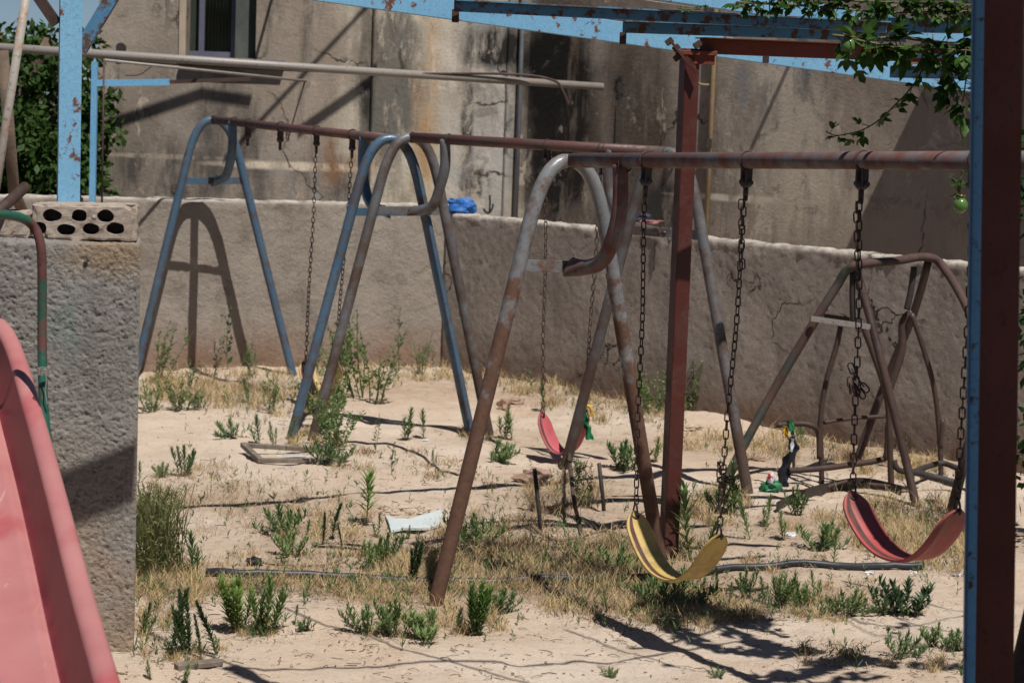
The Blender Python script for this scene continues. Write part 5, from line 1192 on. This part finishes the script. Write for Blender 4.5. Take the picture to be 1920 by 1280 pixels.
WEEDS = [
 ('tall', 470, 712, 85, 'leafy weed at the sunlit wall between the arch shadow legs and the far frame leg'),
 ('tall', 790, 700, 90, 'leafy weed at the right end of the sunlit wall'),
 ('thin', 812, 690, 60, 'thin weed in the wall corner behind the middle frames'),
 ('tall', 596, 705, 100, 'leafy weed at the sunlit wall beside the orange yellow seat'),
 ('thin', 1000, 745, 85, 'thin stalky weed at the dark wall left of the pink swing chain'),
 ('tall', 355, 735, 70, 'leafy weed under the crossbar shadow of the arch on the wall'),
 ('feather', 300, 1080, 185, 'big feathery grass green bush against the right side of the rough wall'),
 ('feather', 268, 1010, 110, 'darker feathery tuft behind the big feathery bush'),
 ('one', 362, 1085, 90, 'upright spiky weed at the right edge of the feathery bush'),
 ('one', 270, 1190, 65, 'small spiky weed at the foot of the rough wall'),
 ('dark', 318, 1235, 145, 'leftmost tall dark needle leaved weed of the group behind the slide'),
 ('darkclump', 350, 1225, 130, 'thick dark needle leaved clump in the middle of the group behind the slide'),
 ('dark', 378, 1235, 90, 'short dark needle leaved weed right of the thick dark clump'),
 ('dark', 406, 1225, 120, 'rightmost dark needle leaved weed of the group behind the slide'),
 ('bright', 448, 1180, 112, 'bright green clump left of its twin in front of the hose'),
 ('bright', 498, 1188, 112, 'bright green clump right of its twin in front of the hose'),
 ('one', 552, 1170, 38, 'tiny weed right of the bright green clumps, left of two'),
 ('low', 571, 1175, 22, 'tiny flat weed right of the bright green clumps'),
 ('one', 283, 1265, 40, 'tiny weed beside the slide rim at bottom left'),
 ('one', 345, 1280, 40, 'tiny weed in front of the pale board'),
 ('clump', 345, 893, 60, 'feathery light clump on the sand right of the rough wall top half'),
 ('low', 305, 893, 26, 'low clump left of the feathery light clump'),
 ('one', 262, 905, 42, 'weed hugging the rough wall below the sand bank'),
 ('low', 435, 820, 32, 'small leafy sprig alone on the pale sand left of the blue leg'),
 ('one', 486, 832, 58, 'spiky weed just behind the wooden frame, left of three'),
 ('one', 514, 835, 46, 'spiky weed just behind the wooden frame, middle of three'),
 ('one', 541, 832, 48, 'spiky weed just behind the wooden frame, beside the blue leg foot'),
 ('bush', 622, 842, 118, 'dense bush round the feet of the blue and grey legs'),
 ('bush', 620, 800, 130, 'wide leafy bush behind the feet of the blue and grey legs'),
 ('tall', 672, 745, 190, 'tallest leafy weed between the two middle legs'),
 ('tall', 705, 755, 150, 'leafy weed just right of the tallest one'),
 ('thin', 745, 690, 130, 'thin branching weed with pale flower by the sunlit wall'),
 ('tall', 655, 700, 140, 'leafy weed at the sunlit wall behind the grey leg'),
 ('thin', 428, 700, 160, 'dark thin weed growing against the arch shadow on the wall'),
 ('thin', 398, 705, 110, 'small dark weed left of the thin one at the arch shadow'),
 ('bush', 285, 765, 75, 'leafy bush beside the rough wall under the far left leg'),
 ('bush', 335, 770, 70, 'leafy bush right of the far left leg foot'),
 ('bush', 372, 768, 48, 'low bush at the right end of the row by the rough wall'),
 ('tall', 300, 720, 130, 'loose tall weed with bare stalks in front of the far left leg'),
 ('tall', 508, 775, 95, 'leafy weed in the dry grass between the far frame legs'),
 ('one', 465, 755, 45, 'small weed in the golden grass left of the leafy one'),
 ('thin', 545, 775, 80, 'thin weed near the yellow orange seat'),
 ('low', 622, 870, 40, 'low growth at the right corner of the wooden frame'),
 ('thin', 735, 890, 85, 'thin weed on the sand right of the wooden frame'),
 ('thin', 700, 850, 90, 'loose thin weed left of the irrigation line'),
 ('one', 763, 825, 62, 'slim upright weed near the white scrap, left of two'),
 ('one', 795, 822, 56, 'slim upright weed near the white scrap, right of two'),
 ('one', 812, 872, 30, 'small dark weed on the irrigation line end'),
 ('low', 925, 862, 40, 'low weed right of the near left leg at mid height'),
 ('one', 945, 822, 62, 'spiky weed in front of the reddish brick lump, left of two'),
 ('one', 961, 825, 56, 'spiky weed in front of the reddish brick lump, right of two'),
 ('one', 1038, 842, 36, 'small weed under the pink swing'),
 ('low', 1168, 880, 50, 'low green clump left of the near right leg'),
 ('one', 1227, 866, 48, 'weed just right of the near right leg at mid height'),
 ('bush', 1218, 775, 95, 'leafy bush at the foot of the dark wall left of the red post'),
 ('bush', 1292, 770, 105, 'leafy bush at the foot of the dark wall right of the red post'),
 ('tall', 1105, 950, 110, 'leafy creeper between the two burnt stakes'),
 ('bush', 1085, 900, 55, 'leafy tangle round the foot of the middle frame'),
 ('star', 686, 985, 100, 'star shaped bright weed above the broken pale sheet'),
 ('low', 530, 1003, 56, 'broad clump on the sand left of the dark hose clod'),
 ('one', 572, 1012, 42, 'spiky weed right of the broad clump'),
 ('dark', 605, 1020, 66, 'dark spiky weed left of the star shaped weed, first of three'),
 ('dark', 622, 1015, 80, 'dark spiky weed left of the star shaped weed, tallest of three'),
 ('dark', 643, 1032, 55, 'dark spiky weed left of the star shaped weed, third of three'),
 ('low', 548, 1040, 40, 'clump under the broad clump'),
 ('one', 709, 1008, 46, 'spiky weed just left of the broken pale sheet'),
 ('one', 765, 1010, 26, 'small weed in front of the broken pale sheet'),
 ('clump', 698, 1062, 66, 'green clump in the straw above the hose, left of two'),
 ('clump', 724, 1058, 60, 'green clump in the straw above the hose, right of two'),
 ('one', 675, 1052, 36, 'small weed beside the left green clump above the hose'),
 ('darkclump', 772, 1095, 90, 'dark clump touching the foot of the near left leg'),
 ('one', 752, 1028, 38, 'small weed between the broken sheet and the near left leg'),
 ('low', 690, 1185, 50, 'grey green low clump in front of the hose, left of two'),
 ('clump', 738, 1192, 76, 'green clump in front of the hose, right of two'),
 ('low', 806, 1198, 55, 'clump just below the foot of the near left leg'),
 ('one', 858, 1185, 48, 'spiky weed right of the near left leg foot'),
 ('bright', 893, 1190, 106, 'tall bright clump right of the near left leg foot'),
 ('low', 942, 1148, 40, 'small clump right of the tall bright clump'),
 ('one', 969, 1172, 22, 'tiny weed on bare sand right of the tall bright clump'),
 ('low', 893, 1022, 58, 'leafy clump just right of the near left leg above the hose'),
 ('one', 868, 1018, 40, 'spiky weed touching the near left leg above the hose'),
 ('one', 1020, 1065, 40, 'spiky weed in the dense straw left of the yellow swing'),
 ('low', 1090, 1062, 36, 'low weed in the dense straw left of the yellow swing'),
 ('low', 1160, 1072, 46, 'weed clump in the straw just left of the yellow seat'),
 ('one', 1294, 1052, 145, 'tall pale spiky weed right of the red post'),
 ('one', 1318, 1050, 80, 'shorter spiky weed between the red post and the yellow seat'),
 ('clump', 1345, 960, 55, 'green clump at the foot of the glider left leg'),
 ('one', 1375, 965, 100, 'tall spiky weed beside the middle frame right foot'),
 ('one', 1406, 1010, 80, 'slim spiky weed right of the yellow swing chain'),
 ('one', 1438, 985, 60, 'spiky weed below the crumpled plastic bag'),
 ('one', 1468, 1010, 55, 'spiky weed left of the white plastic scrap'),
 ('low', 1545, 1025, 50, 'leafy clump left of the red swing seat'),
 ('one', 1562, 1062, 75, 'slim weed in front of the leafy clump at the red swing'),
 ('clump', 1495, 965, 60, 'bright clump in front of the metal band'),
 ('one', 1345, 1112, 50, 'first spiky weed of the row in front of the right hose'),
 ('one', 1372, 1120, 30, 'tiny weed in the row in front of the right hose'),
 ('clump', 1398, 1122, 58, 'second clump of the row in front of the right hose'),
 ('one', 1436, 1130, 52, 'third spiky weed of the row in front of the right hose'),
 ('clump', 1462, 1138, 72, 'tallest clump of the row in front of the right hose'),
 ('low', 1500, 1135, 46, 'broad leafy clump of the row in front of the right hose'),
 ('one', 1528, 1120, 52, 'spiky weed at the right end of the row in front of the hose'),
 ('low', 1553, 1150, 30, 'small clump below the right end of the row'),
 ('low', 1592, 1152, 44, 'leafy clump between the row and the dark leaved one'),
 ('lowdark', 1660, 1150, 50, 'dark leaved clump on the sand below the red swing, left of two'),
 ('lowdark', 1700, 1152, 66, 'dark leaved clump on the sand below the red swing, right of two'),
 ('low', 1688, 1228, 46, 'bushy clump at bottom right near the blue post'),
 ('low', 1755, 1210, 42, 'pale clump above the bushy one near the blue post'),
 ('low', 1794, 1218, 36, 'pale clump touching the blue post at bottom right'),
 ('low', 1280, 1128, 60, 'green clump under the yellow seat'),
 ('low', 1225, 1135, 46, 'green clump in straw left of the yellow seat shadow'),
 ('low', 1345, 1268, 18, 'tiny weed at the bottom edge in the leafy shade'),
 ('low', 1140, 1270, 20, 'tiny weed at the bottom edge left of the leafy shade'),
 ('tall', 1700, 850, 60, 'pale green weed by the dark wall behind the glider'),
 ('thin', 1735, 1000, 90, 'thin grey weed right of the red seat'),
 ('one', 1500, 830, 40, 'weed at the dark wall above the glider armrest'),
 ('one', 1020, 770, 55, 'pale weed in the dry grass left of the pink swing chain')]
rg = random.Random(31); cnt = {}
for (k, px, py, h, lab) in WEEDS:
    i = cnt.get(k, 0); cnt[k] = i + 1; me = VAR[k][i % len(VAR[k])]; g = G(px, py)
    o = bpy.data.objects.new(WG[k][0], me); COL.objects.link(o); o.location = g; s = h * g.y / F_PX
    if k in ('low', 'lowdark'): s *= 1.05
    o.scale = (s * rg.uniform(.9, 1.15), s * rg.uniform(.9, 1.15), s); o.rotation_euler = (rg.gauss(0, .13), rg.gauss(0, .13), rg.uniform(-.5, .5) if k == 'feather' else rg.uniform(0, 6.28))
    tag(o, lab, 'weed', WG[k][1])

# ================================================================ PASSION FRUIT VINE
def vine_leaf(mb, p, d, n, L, rg):
    """three lobed blade, cupped, on a short stalk"""
    d = d.normalized(); s = d.cross(n).normalized(); n = s.cross(d)
    def Q(x, y, z=0): return p + d * (y * L) + s * (x * L) + n * (z * L)
    c = Q(0, .12); cup = rg.uniform(.02, .16)
    vs = [c, Q(-.28, .18, cup), Q(-.42, .52, cup * .6), Q(-.17, .42, -.02), Q(-.2, .72, .02), Q(0, 1.02, -.12), Q(.2, .72, .02), Q(.17, .42, -.02), Q(.42, .52, cup * .6), Q(.28, .18, cup), Q(0, .45, -.05)]
    mb.add(vs, [(0, 1, 3, 10), (1, 2, 3), (3, 4, 5, 10), (10, 5, 6, 7), (0, 10, 7, 9), (9, 7, 8)], True)
def oval_leaf(mb, p, d, n, L, W, rg):
    d = d.normalized(); s = d.cross(n).normalized(); n = s.cross(d); c = rg.uniform(.03, .12)
    def Q(x, y, z=0): return p + d * (y * L) + s * (x * W) + n * (z * L)
    mb.add([Q(0, 0), Q(-.35, .2, c * .6), Q(-.5, .45, c), Q(-.33, .75, c * .4), Q(0, 1, -.08), Q(.33, .75, c * .4), Q(.5, .45, c), Q(.35, .2, c * .6), Q(0, .3, 0), Q(0, .68, -.02)],
           [(0, 8, 2, 1), (8, 9, 3, 2), (9, 4, 3), (0, 7, 6, 8), (8, 6, 5, 9), (9, 5, 4)], True)
rg = random.Random(91); leaf, stem = MB(), MB()
def vine_run(pts, r, step, L, droop=.5, n=6, trif=.72):
    pts = spline(pts, n); stem.tube(pts, [r * (1 - .5 * i / len(pts)) for i in range(len(pts))], 6); acc = 0
    for a, b in zip(pts, pts[1:]):
        acc += (b - a).length
        while acc > step:
            acc -= step * rg.uniform(.7, 1.2); p = a.lerp(b, rg.random()); d = rnd_dir(rg); d = (d + Vector((0, -.2, -droop))).normalized(); q = p + d * L * rg.uniform(.25, .6)
            stem.tube([p, q], r * .4, 4, False)
            if rg.random() < trif:
                for k in (-.75, 0, .75):
                    dd = (d + d.cross(UPZ).normalized() * k).normalized(); oval_leaf(leaf, q, dd, (UPZ + rnd_dir(rg) * .7), L * rg.uniform(.7, 1.1), L * rg.uniform(.42, .55), rg)
            else: vine_leaf(leaf, q, (d + rnd_dir(rg) * .3), (UPZ * .6 + Vector((0, -1, 0)) * .5 + rnd_dir(rg) * .6), L * rg.uniform(.8, 1.2), rg)
YV = 8.6
vine_run([P(1740, 95, YV), P(1738, 110, YV), P(1722, 145, YV), P(1700, 175, YV), P(1680, 195, YV), P(1655, 220, YV), P(1625, 240, YV), P(1595, 250, YV), P(1566, 254, YV), P(1548, 246, YV)], .0042, .024, .05, .5)
vine_run([P(1560, 66, YV), P(1620, 72, YV), P(1680, 70, YV), P(1740, 78, YV), P(1830, 80, YV)], .006, .015, .075, .55)
vine_run([P(1600, 74, YV - .1), P(1680, 88, YV - .1), P(1760, 92, YV - .1), P(1840, 96, YV - .1)], .005, .017, .08, .7)
vine_run([P(1770, 90, YV), P(1782, 130, YV), P(1792, 165, YV), P(1797, 205, YV)], .004, .014, .078, .55)
vine_run([P(1815, 90, YV), P(1812, 140, YV), P(1806, 190, YV)], .004, .014, .078, .45)
vine_run([P(1590, 72, YV), P(1596, 100, YV), P(1604, 112, YV), P(1612, 120, YV)], .003, .02, .075, .6)
vine_run([P(1380, 5, 9.1), P(1460, 8, 9.1), P(1560, 15, 9.1), P(1660, 24, 9.1), P(1760, 22, 9.1), P(1850, 20, 9.1)], .006, .010, .052, .2)
vine_run([P(1440, -6, 9.1), P(1560, 0, 9.1), P(1660, 4, 9.1), P(1760, 8, 9.1), P(1850, 10, 9.1)], .006, .012, .052, .2)
vine_run([P(1272, 16, 9.4), P(1300, 18, 9.4), P(1330, 19, 9.4)], .003, .015, .022, .1)
vine_run([P(1803, 225, YV), P(1800, 245, YV), P(1806, 260, YV)], .003, .03, .045, .5)
vine_run([P(1812, 300, YV), P(1802, 330, YV), P(1800, 350, YV), P(1800, 372, YV)], .003, .014, .04, .5)
# the mass of the vine above the picture: it shades the sand at bottom right
def up3(px, py, k=2.85): g = G(px, py); return g + SUN * (k / SUN.z)
def shade_run(pts, r, step, L, **q): vine_run([up3(*p) for p in pts], r, step, L, **q)
shade_run([(1180, 1215), (1260, 1205), (1340, 1180), (1420, 1150), (1520, 1146)], .014, .5, .06)
shade_run([(1060, 1180), (1150, 1215), (1240, 1240), (1330, 1258), (1450, 1262)], .007, .6, .06)
shade_run([(1250, 1130), (1300, 1150), (1380, 1190), (1440, 1205)], .008, 0.0084, .06)
shade_run([(1230, 1160), (1300, 1200), (1360, 1215), (1460, 1228)], .007, 0.0066, .065)
shade_run([(1400, 1200), (1460, 1215), (1500, 1222), (1520, 1215)], .006, 0.0042, .07)
shade_run([(1440, 1270), (1500, 1262), (1560, 1240), (1640, 1236)], .006, 0.0042, .07)
shade_run([(1580, 1225), (1620, 1232), (1660, 1245)], .005, 0.0048, .06)
shade_run([(1240, 1140), (1290, 1130), (1330, 1150)], .005, 0.0036, .07)
shade_run([(1700, 1244), (1760, 1248), (1830, 1250)], .008, 0.012, .06)
shade_run([(1400, 1105), (1520, 1140), (1640, 1190), (1760, 1215), (1850, 1240)], .005, .5, .06)
shade_run([(1580, 1088), (1640, 1102), (1700, 1122), (1830, 1150)], .010, .4, .06)
shade_run([(1620, 1130), (1700, 1165), (1830, 1190)], .008, .4, .06)
shade_run([(1540, 1140), (1640, 1170), (1740, 1168), (1850, 1140)], .008, .4, .06)
shade_run([(1460, 1290), (1560, 1275), (1640, 1262)], .006, 0.012, .06)
vt = Thing('passion_fruit_vine', 'leafy passion fruit vine with green fruit trailing over the pergola at top right', 'vine', P(1740, 80, YV))
vt.part('stem', stem, M['vstem']); vt.part('leaves', leaf, M['vine'])
for px, py, r in ((1591, 86, .0325), (1801, 385, .028)):
    p = P(px, py, YV - .03); f = vt.part('fruit', MB().sphere(p, r, 20, 14, (1, 1, 1.1)), M['fruit'])
    mb = MB()
    for k in range(5): a = k * 1.257; leaf_quad(mb, p + UPZ * r * 1.05, Vector((math.cos(a), math.sin(a), .5)), UPZ, r * .9, r * .5)
    vt.part('calyx', mb, M['flower'], f)
mb = MB()
for q in range(9): leaf_quad(mb, P(1634, 92, YV - .05), rnd_dir(rg), rnd_dir(rg), .03, .012)
vt.part('withered_flower', mb, M['flower'])

# overhead wires, and laths added above the picture, seen only by their shadows
def up_line(pts, k, r, name, label, cat, mat, n=6):
    return single(name, MB().tube(spline([G(*p) + SUN * (k / SUN.z) for p in pts], n), r, 6), mat, label, cat)
ow = Thing('overhead_cable', 'slack cable strung above the picture, throwing a long thin shadow over the foreground sand', 'cable', G(900, 1240) + SUN * 3.5)
ow.part('cable', MB().tube(spline([G(x, y) + SUN * (2.75 / SUN.z) for x, y in ((180, 1150), (300, 1195), (400, 1232), (470, 1252), (640, 1252), (880, 1238), (1000, 1247), (1100, 1240), (1200, 1232), (1400, 1200))], 6), .0095, 6), M['hose'])
ow.part('cable', MB().tube(spline([G(x, y) + SUN * (2.75 / SUN.z) for x, y in ((480, 1100), (560, 1150), (700, 1195), (790, 1225), (900, 1255), (1040, 1290))], 6), .007, 6), M['hose'])
#ow.part('cable', MB().tube(spline([G(x, y) + SUN * (2.75 / SUN.z) for x, y in ((1000, 1138), (1100, 1170), (1200, 1212), (1300, 1250))], 6), .006, 6), M['hose'])
def lath(A, B, w, name='shade_lath', label=''):
    return single(name, MB().bar(A, B, w, .02, SUN), M['wood'], label, 'lath')
s3 = SUN * 3.15
a = P(-350, 1075, 8.35) + s3; b = P(255, 868, 8.6) + s3
lath(a, b, .11, label='added wooden lath above the picture that shades the rough wall in a slanting band')
a = G(430, 1248) + SUN * 3.4; b = G(620, 1330) + SUN * 3.4; lath(a, b, .09, label='added short lath above the picture shading the sand by the pale board')
# unseen boards added to throw shade bands on the house wall at left
def house_shade_lath(px0, py0, px1, py1, w, k, label):
    A = W(px0, py0) + SUN * k; B = W(px1, py1) + SUN * k; return lath(A, B, w, label=label)
house_shade_lath(120, 262, 380, 176, .055, 3.2, 'added broad board above the picture, shading the house wall left of the window')
house_shade_lath(372, 176, 470, 190, .05, 3.2, 'second added board above the picture, shading the wall below the window')
house_shade_lath(560, 248, 700, 150, .055, 3.2, 'third added board above the picture, shading the wall left of the pilaster')
house_shade_lath(700, 0, 420, 300, .03, 3.6, 'added thin slat above the picture crossing the window side of the house')
